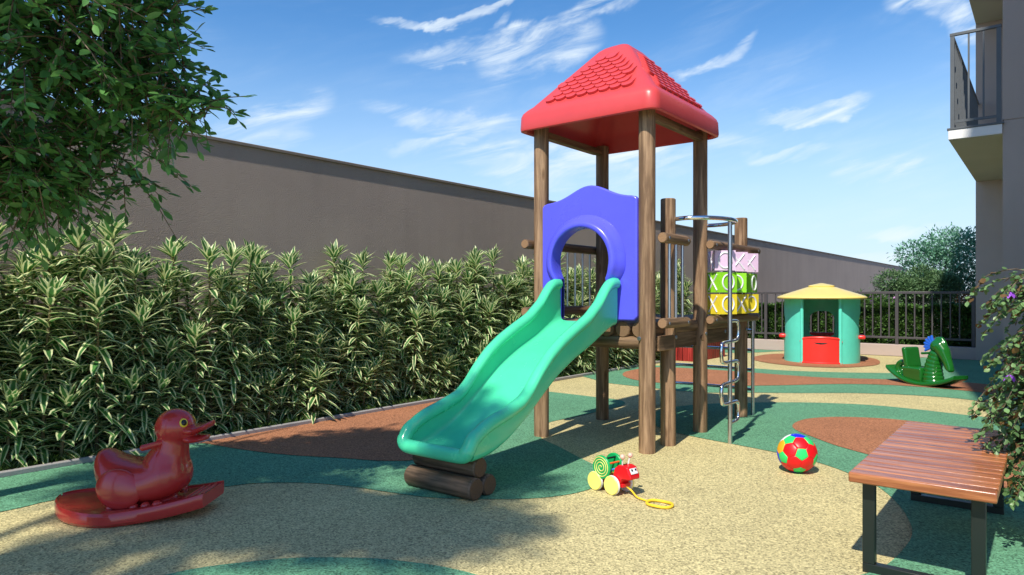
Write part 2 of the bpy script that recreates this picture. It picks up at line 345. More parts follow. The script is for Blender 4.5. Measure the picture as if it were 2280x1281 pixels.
# ------------------------------------------------------------------ ground
def sheet(name, poly, z, mat):
    mb = MB(); mb.add([(p[0], p[1], z) for p in poly], [tuple(range(len(poly)))])
    o = mb.build(name, mat, smooth=False)
    bm = bmesh.new(); bm.from_mesh(o.data)
    for f in bm.faces:
        if f.normal.z < 0: f.normal_flip()
    bmesh.ops.triangulate(bm, faces=bm.faces); bm.to_mesh(o.data); bm.free()
    return tag(o, kind='structure')
sheet("ground", [(-300, -300), (300, -300), (300, 300), (-300, 300)], -0.012, M['far'])
sheet("playground_surface", [(-5.66, -7), (5, -7), (5, 15.82), (-7.0, 15.82), (-7.0, 13.9), (-5.66, 13.9)], 0.0, M['tan'])
GREEN_A = [(-5.80,-1.00),(-4.90,-1.0),(-4.80,0.30),(-4.75,1.29),(-4.77,1.54),(-4.68,1.86),(-4.41,2.16),(-4.24,2.34),(-4.16,2.51),(-3.99,2.67),(-3.78,2.80),(-3.52,2.89),(-3.28,2.94),(-3.00,3.02),(-2.72,3.20),(-2.51,3.38),(-2.38,3.58),(-2.33,3.81),(-2.39,4.04),(-2.54,4.27),(-2.82,4.45),(-3.18,4.68),(-3.47,4.85),(-3.68,5.08),(-3.86,5.50),(-3.82,5.97),(-3.80,6.55),(-3.80,6.82),(-3.87,7.05),(-4.05,7.21),(-4.37,7.23),(-5.10,7.26),(-5.55,7.17),(-5.8,7.0),(-5.8,5.5),(-5.8,3),(-5.8,1)]
BROWN_C = [(-5.8,2.85),(-5.58,2.94),(-5.12,3.01),(-4.67,3.13),(-4.26,3.32),(-3.92,3.47),(-3.77,3.70),(-3.99,4.28),(-4.61,5.29),(-5.23,6.11),(-5.8,6.53),(-5.9,5.5),(-5.9,4.2)]
GREEN_D = [(-5.8,9.0),(-5.63,8.94),(-5.24,8.68),(-4.91,8.49),(-4.37,8.43),(-3.81,8.37),(-3.43,8.46),(-3.01,8.79),(-2.52,9.12),(-1.99,9.54),(-1.43,9.78),(-0.88,9.83),(-0.49,9.62),(-0.24,9.50),(0.56,9.02),(2.0,9.0),(2.0,15.8),(-1.16,15.8),(-2.00,15.8),(-2.02,14.51),(-1.98,12.83),(-2.0,12.40),(-2.24,12.21),(-2.66,11.97),(-3.40,11.71),(-4.03,11.70),(-4.69,11.55),(-5.17,11.33),(-5.70,10.92),(-5.85,10.5),(-5.85,9.6)]
BROWN_E = [(-5.28,9.54),(-5.43,9.96),(-5.43,10.47),(-5.27,10.87),(-4.72,11.03),(-3.78,11.03),(-3.35,11.0),(-2.73,11.02),(-2.33,11.17),(-1.94,11.34),(-1.33,11.55),(-0.97,11.65),(-0.69,11.58),(-0.28,11.35),(0.47,11.03),(0.42,9.85),(-0.25,10.28),(-0.63,10.55),(-0.95,10.67),(-1.44,10.72),(-1.82,10.66),(-2.19,10.47),(-2.53,10.17),(-2.85,9.80),(-3.24,9.43),(-3.58,9.18),(-4.09,8.97),(-4.64,8.97),(-5.02,9.20)]
BROWN_H = [(-4.63,13.49),(-4.70,14.35),(-4.54,14.9),(-3.98,15.35),(-3.38,15.35),(-2.94,15.2),(-2.65,14.8),(-2.48,14.17),(-2.44,13.58),(-2.62,13.04),(-2.88,12.70),(-3.30,12.53),(-3.71,12.60),(-4.2,12.90)]
GREEN_G = [(-7.00,15.11),(-6.04,14.60),(-5.43,14.55),(-5.05,14.90),(-4.82,15.43),(-4.70,15.8),(-5.33,15.8),(-6.9,15.8)]
GREEN_I = [(-3.15,6.27),(-3.28,6.60),(-3.34,6.90),(-3.26,7.26),(-3.02,7.67),(-2.68,8.02),(-2.25,8.36),(-1.90,8.54),(-1.54,8.64),(-1.12,8.61),(-0.73,8.53),(-0.43,8.47),(0.19,8.17),(1.20,6.20),(1.50,3.00),(0.60,2.00),(-0.4,2.1),(-0.91,2.82),(-0.75,3.19),(-0.63,3.45),(-0.585,3.65),(-0.565,3.93),(-0.57,4.11),(-0.60,4.28),(-0.66,4.49),(-0.74,4.70),(-0.83,4.89),(-0.93,5.05),(-1.08,5.20),(-1.22,5.33),(-1.42,5.46),(-1.70,5.57),(-2.08,5.66),(-2.40,5.73),(-2.66,5.81),(-2.95,5.98)]
BROWN_J = [(-1.94,6.81),(-1.95,7.14),(-1.86,7.38),(-1.68,7.58),(-1.38,7.73),(-1.13,7.76),(-0.74,7.70),(-0.34,7.45),(0.1,7.0),(0.1,5.5),(-0.02,5.33),(-0.23,5.40),(-0.59,5.57),(-0.89,5.77),(-1.11,5.92),(-1.26,6.02),(-1.41,6.13),(-1.62,6.34),(-1.83,6.57)]
GREEN_K = [(-3.12,1.2),(-3.10,1.47),(-3.04,1.63),(-2.94,1.78),(-2.83,1.92),(-2.69,2.04),(-2.53,2.15),(-2.36,2.23),(-2.17,2.29),(-1.95,2.31),(-1.67,2.25),(-1.5,1.6),(-1.60,0.90),(-2.60,0.40),(-3.1,0.7)]
for nm, P, z, m in (("green_rubber_paving", GREEN_A, .004, 'green'), ("green_rubber_paving", GREEN_D, .004, 'green'), ("green_rubber_paving", GREEN_G, .004, 'green'),
                    ("green_rubber_paving", GREEN_I, .004, 'green'), ("green_rubber_paving", GREEN_K, .004, 'green'),
                    ("brown_rubber_paving", BROWN_C, .008, 'brown'), ("brown_rubber_paving", BROWN_E, .008, 'brown'), ("brown_rubber_paving", BROWN_H, .008, 'brown'), ("brown_rubber_paving", BROWN_J, .008, 'brown')):
    sheet(nm, [(p.x, p.y) for p in catmull([(a, b, 0) for a, b in P], 5)], z, M[m])

mb = MB()
xs = np.linspace(-6.62, -5.66, 8); ys = np.linspace(-4, 13.9, 120); rng = np.random.default_rng(3)
vs = [(x, y, 0.025+0.02*math.sin(x*9+y*3)*math.sin(y*5)+rng.uniform(-.006, .006)) for y in ys for x in xs]
mb.add(vs, [(i*8+k, i*8+k+1, (i+1)*8+k+1, (i+1)*8+k) for i in range(119) for k in range(7)])
tag(mb.build("planting_bed", M['soil']), kind='structure')
tag(MB().box((-5.655, 4.95, 0.02), (0.045, 17.9, 0.042)).build("kerb", M['kerb'], bevel=0.008), kind='structure')

# ------------------------------------------------------------------ boundary wall
wl = thing("boundary_wall", "long brown rendered boundary wall rising behind the striped hedge", "wall", (-6.62, 20, 0))
MB().box((-0.15, 0, 1.40), (0.30, 52, 2.80)).build("wall_face", M['wall'], wl)
MB().box((-0.147, 0, 2.818), (0.342, 52, 0.035)).build("coping", M['coping'], wl, bevel=0.006)

# ------------------------------------------------------------------ metal fence on its low base
fb = tag(MB().box((-4.1, 15.93, 0.118), (6.0, 0.20, 0.236)).build("fence_plinth", M['fencebase'], bevel=0.01),
         "low pink grey rendered wall that carries the charcoal railing", "low wall")
fe = thing("metal_fence", "charcoal metal railing with upright bars at the back of the playground", "fence", (-4.1, 15.93, 0.236))
MB().box((0.0, 0, 1.06), (5.86, 0.05, 0.05)).build("top_rail", M['fence'], fe, bevel=0.004)
MB().box((0.0, 0, 0.14), (5.86, 0.042, 0.042)).build("bottom_rail", M['fence'], fe, bevel=0.004)
posts_x = [-2.93, -1.02, 1.62, 2.925]
for x in posts_x: MB().box((x, 0, 0.545), (0.06, 0.06, 1.09)).build("fence_post", M['fence'], fe, bevel=0.004)
x = -2.93+0.14
while x < 2.85:
    if min(abs(x-p) for p in posts_x) > 0.06: MB().box((x, 0, 0.60), (0.024, 0.024, 0.90)).build("bar", M['fence'], fe)
    x += 0.1525

# ------------------------------------------------------------------ apartment building (right)
ab = thing("apartment_building", "taupe apartment block with stacked balconies at the right edge", "building", (0, 13, 0))
def bb(x0, x1, y0, y1, z0, z1): return ((x0+x1)/2, (y0+y1)/2-13, (z0+z1)/2), (x1-x0, y1-y0, z1-z0)
mb = MB(); mb.box(*bb(-0.51, 6, 11.35, 15.80, -0.01, 3.585)); mb.box(*bb(-0.50, 6, 11.36, 15.80, 3.585, 3.605)); mb.box(*bb(-0.51, 6, 11.35, 15.80, 3.605, 7.3)); mb.build("wall", M['bwall'], ab, smooth=False)
MB().box(*bb(-1.13, 6, 15.803, 19, -0.01, 7.3)).build("wall", M['bwall'], ab, smooth=False)
mb = MB(); mb.box(*bb(0.16, 6, 4.9, 6.72, -0.01, 11)); mb.box(*bb(1.6, 6, 6.722, 11.348, -0.01, 11)); mb.build("wing", M['bwall'], ab, smooth=False)
for z in (3.42, 6.42):
    sl = MB().box(*bb(-1.13, -0.512, 11.33, 15.80, z, z+0.13)).build("balcony_slab", M['bslab'], ab, bevel=0.004)
    MB().box(*bb(-1.125, -0.515, 11.34, 15.795, z-0.006, z-0.001)).build("soffit", M['soffit'], sl)
    MB().box(*bb(-1.145, -0.495, 11.32, 15.79, z+0.132, z+0.158)).build("ledge", M['rail'], sl, bevel=0.003)
    z0 = z+0.158
    rl = MB().box(*bb(-1.115, -0.52, 11.36, 11.40, z0+1.29, z0+1.33)).build("railing", M['rail'], ab, bevel=0.004)
    mb = MB(); mb.box(*bb(-1.115, -1.075, 11.402, 15.78, z0+1.29, z0+1.33)); mb.box(*bb(-1.11, -0.53, 11.37, 11.39, z0+0.075, z0+0.11)); mb.box(*bb(-1.10, -1.08, 11.41, 15.78, z0+0.075, z0+0.11)); mb.build("rail_bar", M['rail'], rl)
    for x0, x1 in ((-1.11, -1.06), (-0.58, -0.525)): MB().box(*bb(x0, x1, 11.362, 11.398, z0, z0+1.288)).build("baluster", M['rail'], rl)
    for x0 in (-0.905, -0.735): MB().box(*bb(x0, x0+0.022, 11.37, 11.39, z0+0.112, z0+1.288)).build("baluster", M['rail'], rl)
    mb = MB(); y = 11.55
    while y < 15.7: mb.box(*bb(-1.105, -1.075, y, y+0.022, z0+0.112, z0+1.288)); y += 0.16
    mb.build("balusters", M['rail'], rl)

# ------------------------------------------------------------------ play tower
tw = thing("play_tower", "wooden play tower with red scaled roof, blue arch panel and mint green slide", "play tower", (-3.03, 5.98, 0))
OX, OY = -3.03, 5.98
T = Matrix.Translation((-OX, -OY, 0))
def tb(mb, name, mats, parent=None, **k): return mb.xf(T).build(name, mats, parent or tw, **k)
PF, PL, PR, PB, P5, P6, P7 = (-2.52, 4.95), (-3.55, 4.95), (-2.52, 6.0), (-3.55, 6.0), (-2.51, 5.31), (-2.51, 7.02), (-3.55, 7.02)
for (x, y), h, r in ((PF, 2.74, .066), (PL, 2.74, .066), (PR, 2.74, .064), (PB, 2.74, .064), (P5, 2.05, .062), (P6, 2.04, .064), (P7, 2.04, .064)):
    p = tb(MB().log((x, y, -0.01), (x, y, h), r, 32), "post", M['woodz'])
    hole = None
mb = MB()
for x, y, z, ax in ((-2.555, 4.888, 0.905, 'y'), (-2.462, 5.985, 0.90, 'x'), (-2.462, 6.45, 0.90, 'x'), (-2.448, 5.32, 0.90, 'x'), (-2.448, 7.0, 0.90, 'x')):
    d = Vector((0, -1, 0)) if ax == 'y' else Vector((1, 0, 0)); c = Vector((x, y, z)); tb(MB().log(c, c+d*0.012, 0.017, 12, ch=0.003), "bolt", M['bolt'])
# beams and deck
def logp(a, b, r, name, mat, end, seg=24):
    mb = MB(); mb.log(a, b, r, seg); o = tb(mb, name, [mat, end])
    t = (Vector(b)-Vector(a)).normalized()
    for f in o.data.polygons:
        if abs(f.normal.dot(t)) > 0.9: f.material_index = 1
    return o
logp((-3.62, 4.965, 0.865), (-2.47, 4.965, 0.865), 0.05, "beam", M['woodx'], M['endgrain'])
logp((-3.62, 5.99, 0.865), (-2.47, 5.99, 0.865), 0.05, "beam", M['woodx'], M['endgrain'])
logp((-3.62, 7.02, 0.865), (-2.47, 7.02, 0.865), 0.05, "beam", M['woodx'], M['endgrain'])
tb(MB().box((-2.555, 5.98, 0.86), (0.05, 2.02, 0.13)), "beam", M['woody'], bevel=0.006)
tb(MB().box((-3.515, 5.98, 0.86), (0.05, 2.02, 0.13)), "beam", M['woody'], bevel=0.006)
tb(MB().box((-2.475, 5.17, 0.86), (0.05, 0.30, 0.12)), "brace_block", M['woody'], bevel=0.006)
mb = MB()
for k in range(7):
    x = -3.48+k*0.15; mb.log((x, 4.93, 0.972), (x, 7.08, 0.972), 0.066, 20)
o = tb(mb, "deck", [M['woody'], M['deckend']])
for f in o.data.polygons:
    if abs(f.normal.y) > 0.9: f.material_index = 1
for y in (5.02, 5.38, 5.99, 7.11):
    for z in (1.70, 1.025):
        c = Vector((-2.363, y, z)); tb(MB().log(c, c+Vector((0.009, 0, 0)), 0.014, 10, ch=0.003), "bolt", M['bolt'])
# railing logs and bars
for a, b in ((4.97, 5.43),):
    for z in (1.70, 1.025): logp((-2.40, a, z), (-2.40, b, z), 0.042, "railing_log", M['woody'], M['endgrain'])
for z in (1.70, 1.025): logp((-2.40, 5.93, z), (-2.40, 7.18, z), 0.040, "railing_log", M['woody'], M['endgrain'])
for z in (1.70, 1.10): logp((-3.655, 4.84, z), (-3.655, 7.12, z), 0.042, "railing_log", M['woody'], M['endgrain'])
for y in (5.10, 5.22, 5.345): tb(MB().tube([(-2.40, y, 1.06), (-2.40, y, 1.67)], 0.0125, 12), "rail_bar", M['steel'])
y = 5.12
while y < 7.0:
    tb(MB().tube([(-3.655, y, 1.13), (-3.655, y, 1.665)], 0.011, 10), "rail_bar", M['steel']); y += 0.135
# roof
RCX, RCY = -3.02, 5.43
def rsq(hw, cr, z, n=6):
    pts = []
    for cx, cy, a0 in ((1, 1, 0), (-1, 1, 90), (-1, -1, 180), (1, -1, 270)):
        for k in range(n+1):
            a = rad(a0+90*k/n); pts.append(Vector((RCX+cx*(hw-cr)+cr*math.cos(a), RCY+cy*(hw-cr)+cr*math.sin(a), z)))
    return pts
secs = [rsq(0.600, 0.05, 2.60), rsq(0.600, 0.05, 2.655), rsq(0.640, 0.08, 2.662), rsq(0.663, 0.09, 2.68), rsq(0.667, 0.09, 2.70), rsq(0.662, 0.09, 2.80), rsq(0.650, 0.085, 2.83), rsq(0.622, 0.08, 2.862), rsq(0.585, 0.075, 2.893),
        rsq(0.185, 0.05, 3.375), rsq(0.155, 0.045, 3.408), rsq(0.12, 0.04, 3.435), rsq(0.075, 0.035, 3.458), rsq(0.045, 0.03, 3.466), rsq(0.02, 0.015, 3.469)]
secs = secs[3:]
inner = [rsq(0.02, 0.015, 3.40), rsq(0.15, 0.04, 3.33), rsq(0.56, 0.06, 2.86), rsq(0.625, 0.08, 2.78), rsq(0.625, 0.08, 2.69), rsq(0.645, 0.085, 2.672)]
mb = MB(); mb.loft(inner+secs, caps=True)
roof = tb(mb, "roof", M['roof'], ang=50)
mb = MB()
u0, u1, z0, z1 = 0.585, 0.185, 2.893, 3.375
slope_len = math.hypot(u0-u1, z1-z0)
def on_face(side, s, v, h):      # s across, v up the slope 0..1, h off the face
    hw = u0+(u1-u0)*v; z = z0+(z1-z0)*v
    nx, nz = (z1-z0)/slope_len, (u0-u1)/slope_len
    p = (s, -(hw+nx*h), z+nz*h)
    a = side*math.pi/2
    return Vector((RCX+p[0]*math.cos(a)-p[1]*math.sin(a), RCY+p[0]*math.sin(a)+p[1]*math.cos(a), p[2]))
rows = 9; tw_ = 0.106
for side in range(4):
    mb = MB()
    for r_ in range(rows):
        vb = 0.015+r_*0.094; vt = min(0.99, vb+0.17)
        hw = u0+(u1-u0)*(vb+0.03)-0.072
        cnt = int((2*hw)/tw_); off = 0
        if cnt % 2 != r_ % 2: cnt -= 1
        for k in range(max(cnt, 0)):
            s0 = (k-(cnt-1)/2)*tw_; prof = []
            for q in range(11):
                a = math.pi*q/10; ds = -math.cos(a)*tw_*0.485; dv = 0.062*(1-math.sin(a)**0.8)
                prof.append((s0+ds, vb+dv, 0.021))
            top = [(s0+tw_*0.485, vt, 0.001), (s0-tw_*0.485, vt, 0.001)]
            P = prof+top; n = len(P)
            vs = [on_face(side, *p) for p in P]+[on_face(side, p[0], p[1], -0.004) for p in P]
            mb.add(vs, [tuple(range(n))]+[(i, (i+1) % n, n+(i+1) % n, n+i) for i in range(n)])
    tb(mb, "shingles", M['roof'], roof, ang=30)
for x in (-3.55, -2.50): tb(MB().box((x, 5.475, 2.672), (0.055, 1.16, 0.06)), "roof_beam", M['woody'], bevel=0.004)
# blue arch panel
CX, CZ, RR, LG = -3.06, 1.53, 0.275, 0.235
a0 = math.asin(-math.sqrt(RR*RR-LG*LG)/RR)
def keyhole(zb, n=40):
    pts = [(CX+LG, zb)]; 
    for z in np.linspace(zb+0.02, CZ+RR*math.sin(a0)-0.03, 5): pts.append((CX+LG, z))
    for k in range(n+1):
        a = a0+(math.pi-2*a0)*k/n; pts.append((CX+RR*math.cos(a), CZ+RR*math.sin(a)))
    for z in np.linspace(CZ+RR*math.sin(a0)-0.03, zb+0.02, 5): pts.append((CX-LG, z))
    pts.append((CX-LG, zb)); return pts
xl, xr, zb = -3.495, -2.575, 1.045
wave = [(xr, 2.015), (xr-0.02, 2.035)]
for k in range(0, 25):
    t = k/24; x = xr-0.05+(xl+0.05-xr+0.05)*t
    wave.append((x, 2.035+0.125*math.exp(-((x-(-3.02))/0.235)**2)))
wave += [(xl+0.02, 2.03), (xl, 2.01)]
outline = [(xr, zb)]+wave+[(xl, zb)]+keyhole(zb)[::-1]
outline[0] = (xr, zb+0.03); outline.insert(0, (xr-0.03, zb)); 
i = outline.index((xl, zb)); outline[i:i+1] = [(xl, zb+0.03), (xl+0.03, zb)]
mb = MB(); mb.prism(outline, lambda p: Vector((p[0], 4.935, p[1])), lambda p: Vector((p[0], 4.885, p[1])))
panel = tb(mb, "arch_panel", M['blue'], bevel=0.012, seg=3, ang=60)
path = keyhole(zb+0.005, 48)
secs = []
for i, (x, z) in enumerate(path):
    a = Vector(path[min(i+1, len(path)-1)])-Vector(path[max(i-1, 0)]); nrm = Vector((a[1], -a[0])).normalized()
    fl = min(1.0, max(0.12, (z-1.22)/0.25)); k = 0.085*fl
    prof = [(0.0, 4.93), (0.0, 4.85), (0.002, 4.85-0.050*fl), (0.008, 4.85-0.060*fl), (0.018+0.16*k, 4.85-0.062*fl), (0.024+0.28*k, 4.85-0.054*fl), (0.026+0.38*k, 4.85-0.036*fl), (0.026+0.62*k, 4.858-0.012*fl), (0.026+k, 4.876), (0.028+k, 4.886), (0.015+k*0.5, 4.91)]
    secs.append([Vector((x+nrm[0]*o_, y_, z+nrm[1]*o_)) for o_, y_ in prof])
mb = MB(); mb.loft(secs, closed=True, caps=True); tb(mb, "arch_hood", M['blue'], panel, ang=60)
# slide
def tabl(P, ys):
    P = sorted(P); return np.interp(ys, [p[0] for p in P], [p[1] for p in P])
def gs(a, k=5):
    w = np.exp(-np.linspace(-2, 2, 2*k+1)**2/1.2); w /= w.sum(); return np.convolve(np.pad(a, k, mode='edge'), w, 'valid')
ysl = np.linspace(3.12, 4.86, 90)
zr = gs(tabl([(4.9,1.385),(4.82,1.390),(4.75,1.375),(4.68,1.32),(4.59,1.22),(4.43,1.11),(4.22,1.02),(4.06,.945),(3.92,.86),(3.79,.75),(3.69,.645),(3.6,.58),(3.44,.53),(3.28,.49),(3.19,.455),(3.10,.40)], ysl), 3)
zf = gs(tabl([(4.9,1.04),(4.82,1.03),(4.7,.985),(4.48,.885),(4.25,.80),(4.05,.705),(3.9,.61),(3.77,.52),(3.65,.44),(3.48,.345),(3.32,.285),(3.20,.265),(3.10,.262)], ysl), 5)
zl = gs(tabl([(4.9,1.02),(4.65,.985),(4.52,.91),(4.31,.82),(4.05,.715),(3.88,.605),(3.72,.49),(3.59,.41),(3.47,.35),(3.35,.30),(3.23,.27),(3.12,.26)], ysl), 4)
zl = zf-0.025
secs = []; SX = -3.03
for y, a, f, l in zip(ysl, zr, zf, zl):
    h = []          # right half from under-centre to floor centre
    h += [(0.0, l), (0.255, l), (0.275, l+0.004), (0.288, l+0.018), (0.292, l+0.04), (0.294, l*0.6+a*0.4), (0.294, a-0.085)]
    for k in range(9):
        an = rad(-48+k*34.5); h.append((0.277+0.046*math.cos(an), a-0.046+0.046*math.sin(an)))
    h += [(0.258, a-0.085), (0.256, (f+a)/2), (0.254, f+0.045), (0.246, f+0.018), (0.228, f+0.005), (0.19, f), (0.0, f)]
    full = [Vector((SX+p[0], y, p[1])) for p in h]+[Vector((SX-p[0], y, p[1])) for p in h[-2:0:-1]]
    secs.append(full)
mb = MB(); mb.loft(secs); slide = tb(mb, "slide", M['slide'], ang=60)
zz = zr[0]-0.046
p3 = catmull([(SX+.277, 3.16, zr[2]-.046), (SX+.277, 3.12, zz-.005), (SX+.277, 3.092, zz-.045), (SX+.274, 3.078, .305), (SX+.245, 3.075, .278), (SX+.15, 3.075, .273), (SX, 3.075, .273), (SX-.15, 3.075, .273), (SX-.245, 3.075, .278), (SX-.274, 3.078, .305), (SX-.277, 3.092, zz-.045), (SX-.277, 3.12, zz-.005), (SX-.277, 3.16, zr[2]-.046)], 6, False)
mb = MB(); mb.tube(p3, 0.0458, 20)
tb(mb, "slide_lip", M['slide'], slide, ang=60)
# fireman pole with ring and snake rungs
PX, PY, PZ = -2.12, 5.67, 1.87
mb = MB(); mb.tube([(PX, PY, 0), (PX, PY, PZ)], 0.018, 16); pole = tb(mb, "climbing_pole", M['steel'])
ring = catmull([(-2.45, 5.33, PZ+.01), (-2.34, 5.31, PZ+.01), (-2.22, 5.38, PZ+.01), (-2.13, 5.52, PZ+.01), (-2.10, 5.67, PZ+.01), (-2.13, 5.83, PZ+.01), (-2.22, 5.95, PZ+.01), (-2.34, 6.02, PZ+.01), (-2.46, 6.02, PZ+.01)], 8, False)
tb(MB().tube(ring, 0.018, 14), "pole_ring", M['chrome'], pole)
snake = [(PX, PY, 1.03)]; z = 1.03; sgn = 1
for k in range(5):
    A = 0.185
    snake += [(PX, PY+sgn*A*0.80, z-0.004), (PX, PY+sgn*A*1.02, z-0.035), (PX, PY+sgn*A*1.02, z-0.13), (PX, PY+sgn*A*0.80, z-0.165), (PX, PY, z-0.172)]
    z -= 0.172; sgn = -sgn
tb(MB().tube(catmull(snake, 5, False), 0.0155, 12), "snake_rungs", M['chrome'], pole)
# ladder at the far end
lad = tb(MB().tube([(-3.47, 7.17, 0), (-3.47, 7.17, 1.75)], 0.018, 12), "ladder", M['steel'])
tb(MB().tube([(-2.44, 7.17, 0), (-2.44, 7.17, 1.75)], 0.018, 12), "stile", M['steel'], lad)
for z in (0.265, 0.47, 0.675, 0.88):
    tb(MB().tube([(-3.47, 7.17, z), (-3.2, 7.19, z+.005), (-2.95, 7.195, z+.005), (-2.7, 7.19, z+.005), (-2.44, 7.17, z)], 0.0155, 12), "rung", M['chrome'], lad)
# noughts and crosses panel
mb = MB()
BY = (6.21, 6.51, 6.80)
for y in BY:
    for d in (-0.05, 0.05): mb.tube([(-2.40, y+d, 1.05), (-2.40, y+d, 1.68)], 0.008, 8)
gp = tb(mb, "game_panel", M['steel'])
def block(mat, y, zc_, ang, faces):
    mb = MB(); s = 0.096; hz_ = 0.092
    def stroke(pts, w, closed=False): mb.tube(pts, w, 6, closed=closed, mi=1)
    mb.box((0, 0, 0), (2*s, 2*s, 2*hz_))
    for k, ch in enumerate(faces):
        R_ = Matrix.Rotation(k*math.pi/2, 3, 'Z')
        if ch == 'O': stroke([R_ @ Vector((s, 0.062*math.cos(a), 0.070*math.sin(a))) for a in np.linspace(0, 2*math.pi, 24, endpoint=False)], 0.0085, True)
        else:
            stroke([R_ @ Vector((s, -0.06, -0.073)), R_ @ Vector((s, 0.06, 0.073))], 0.0085); stroke([R_ @ Vector((s, -0.06, 0.073)), R_ @ Vector((s, 0.06, -0.073))], 0.0085)
    mb.xf(Matrix.Translation((-2.40, y, zc_)) @ Matrix.Rotation(ang, 4, 'Z'))
    tb(mb, "block", [M[mat], M['letter']], gp, smooth=True, ang=40)
for (mat, zc_), row in zip((('pink', 1.565), ('lime', 1.365), ('blockyellow', 1.165)),
        ((( -50, 'OXOX'), (-42, 'XOXO'), (-38, 'XOXO')), ((-32, 'OXOX'), (-55, 'OXOX'), (0, 'OXOX')), ((-32, 'OXOX'), (-24, 'XOXO'), (-26, 'OXOX')))):
    for y, (ang, fc) in zip(BY, row): block(mat, y, zc_, rad(ang), fc)

# ------------------------------------------------------------------ stack of logs under the slide
def loose_log(c, half, r, label):
    t = thing("log", label, "log", c, 0, "logs stacked under the slide lip")
    mb = MB(); mb.log((-half, 0, 0), (half, 0, 0), r, 28, ch=0.008); o = mb.build("log_body", M['darklog'], t)
    for q in (-1, 1): MB().log((q*half-0.002*q, 0, 0), (q*half+0.003*q, 0, 0), r*0.9, 28, ch=0.002).build("log_end", M['darkend'], t)
loose_log((-3.03, 3.15, 0.068), 0.285, 0.068, "dark brown log on the ground nearest the camera, front of the stack under the slide")
loose_log((-3.03, 3.283, 0.066), 0.28, 0.066, "dark brown log at the back of the stack, mostly hidden behind the front one")
loose_log((-3.04, 3.217, 0.183), 0.27, 0.064, "dark brown log on top of the stack, directly beneath the green slide lip")

# ------------------------------------------------------------------ duck rocker
dk = thing("duck_rocker", "glossy red duck rocking toy on a curved board beside the hedge", "rocking toy", (-4.10, 1.81, 0), rad(39))
dk.scale = (0.85, 0.96, 0.97)
def dz(x): return (x+0.15)**2/(2*2.7)
secs = []
for k in range(49):
    x = -0.56+(1.02*(k/48)**1.9)
    if x < -0.08: w = 0.305*math.sqrt(max(0.0006, 1-((x+0.08)/0.4802)**2))
    else: w = 0.305-0.150*((x+0.08)/0.54)
    zb_ = dz(x); pr = [(-w*0.93, zb_), (-w, zb_+0.02), (-w, zb_+0.066), (-w*0.96, zb_+0.080), (-w*0.80, zb_+0.082), (-w*0.77, zb_+0.072), (w*0.77, zb_+0.072), (w*0.80, zb_+0.082), (w*0.96, zb_+0.080), (w, zb_+0.066), (w, zb_+0.02), (w*0.93, zb_)]
    secs.append([Vector((x, a, b)) for a, b in pr])
mb = MB(); mb.loft(secs); base = mb.build("rocker_board", M['duck'], dk, bevel=0.004, ang=40)
mb = MB()
for s in (-1, 1):       # moulded foot ridges
    for k in range(5):
        x = -0.13+0.075*k; mb.ell((x, s*0.165, dz(x)+0.075), (0.030, 0.030, 0.024), 12, 8)
for k in range(3): x = 0.33+0.045*k; mb.tube([(x, -0.13, dz(x)+0.072), (x, 0.13, dz(x)+0.072)], 0.008, 8)
mb.build("foot_ridge", M['duck'], base)
mb = MB()
bx_ = [-.310, -.305, -.285, -.25, -.21, -.17, -.12, -.06, 0.0, .06, .12, .18, .23, .27, .295, .305]
bt_ = [.310, .350, .380, .382, .362, .342, .330, .320, .318, .325, .350, .370, .355, .320, .275, .230]
bb_ = [.300, .250, .205, .165, .138, .118, .098, .085, .078, .078, .082, .098, .120, .150, .185, .215]
bw_ = [.018, .058, .095, .132, .160, .176, .186, .190, .192, .190, .182, .168, .142, .106, .062, .015]
secs = []
for x in np.linspace(-.309, .304, 60):
    tp, bo, w = np.interp(x, bx_, bt_), np.interp(x, bx_, bb_), np.interp(x, bx_, bw_); zc_ = bo*0.62+tp*0.38; sec = []
    for a in np.linspace(0, 2*math.pi, 36, endpoint=False):
        hh = (tp-zc_) if math.sin(a) > 0 else (zc_-bo); sec.append(Vector((x, w*math.copysign(abs(math.cos(a))**0.85, math.cos(a)), zc_+hh*math.copysign(abs(math.sin(a))**0.9, math.sin(a)))))
    secs.append(sec)
mb.loft(secs)
mb.tube([(0.15, 0, 0.29), (0.175, 0, 0.37), (0.19, 0, 0.44), (0.20, 0, 0.50)], [0.150, 0.112, 0.096, 0.10], 28)
mb.ell((0.202, 0, 0.505), (0.128, 0.112, 0.110), 32, 22)
mb.ell((0.285, 0, 0.470), (0.065, 0.070, 0.050), 20, 14)
mb.ell((0.03, 0, 0.075), (0.20, 0.11, 0.05), 24, 16)
me = fuse(mb, 0.008, 8); body = link("duck_body", me, M['duck'], dk)
for s in (-1, 1):
    mb = MB(); R_ = Matrix.Rotation(s*rad(9), 3, 'X')
    mb = MB(); mb.ell((-0.075, s*0.168, 0.182), (0.150, 0.042, 0.112), 40, 24, Matrix.Rotation(s*rad(8), 3, 'X') @ Matrix.Rotation(rad(12), 3, 'Y')); mb.build("wing", M['duck'], dk, ang=60)
    mb = MB(); mb.tube([(0.165, s*0.06, 0.425), (0.135, s*0.115, 0.425), (0.082, s*0.165, 0.418)], [0.024, 0.017, 0.018], 14); mb.ell((0.080, s*0.167, 0.4178), (0.018, 0.018, 0.018), 12, 8); mb.build("handle", M['duck'], dk)
    nrm = Vector((0.72, s*0.60, 0.33)).normalized(); c = Vector((0.202, 0, 0.505))+Vector((nrm.x*0.124, nrm.y*0.110, nrm.z*0.108))
    q = nrm.to_track_quat('Z', 'Y').to_matrix()
    e = MB().ell(c, (0.027, 0.027, 0.009), 20, 10, q).build("eye", M['yellow'], dk)
    MB().ell(c+nrm*0.004, (0.019, 0.019, 0.009), 18, 10, q).build("pupil", M['black'], e)
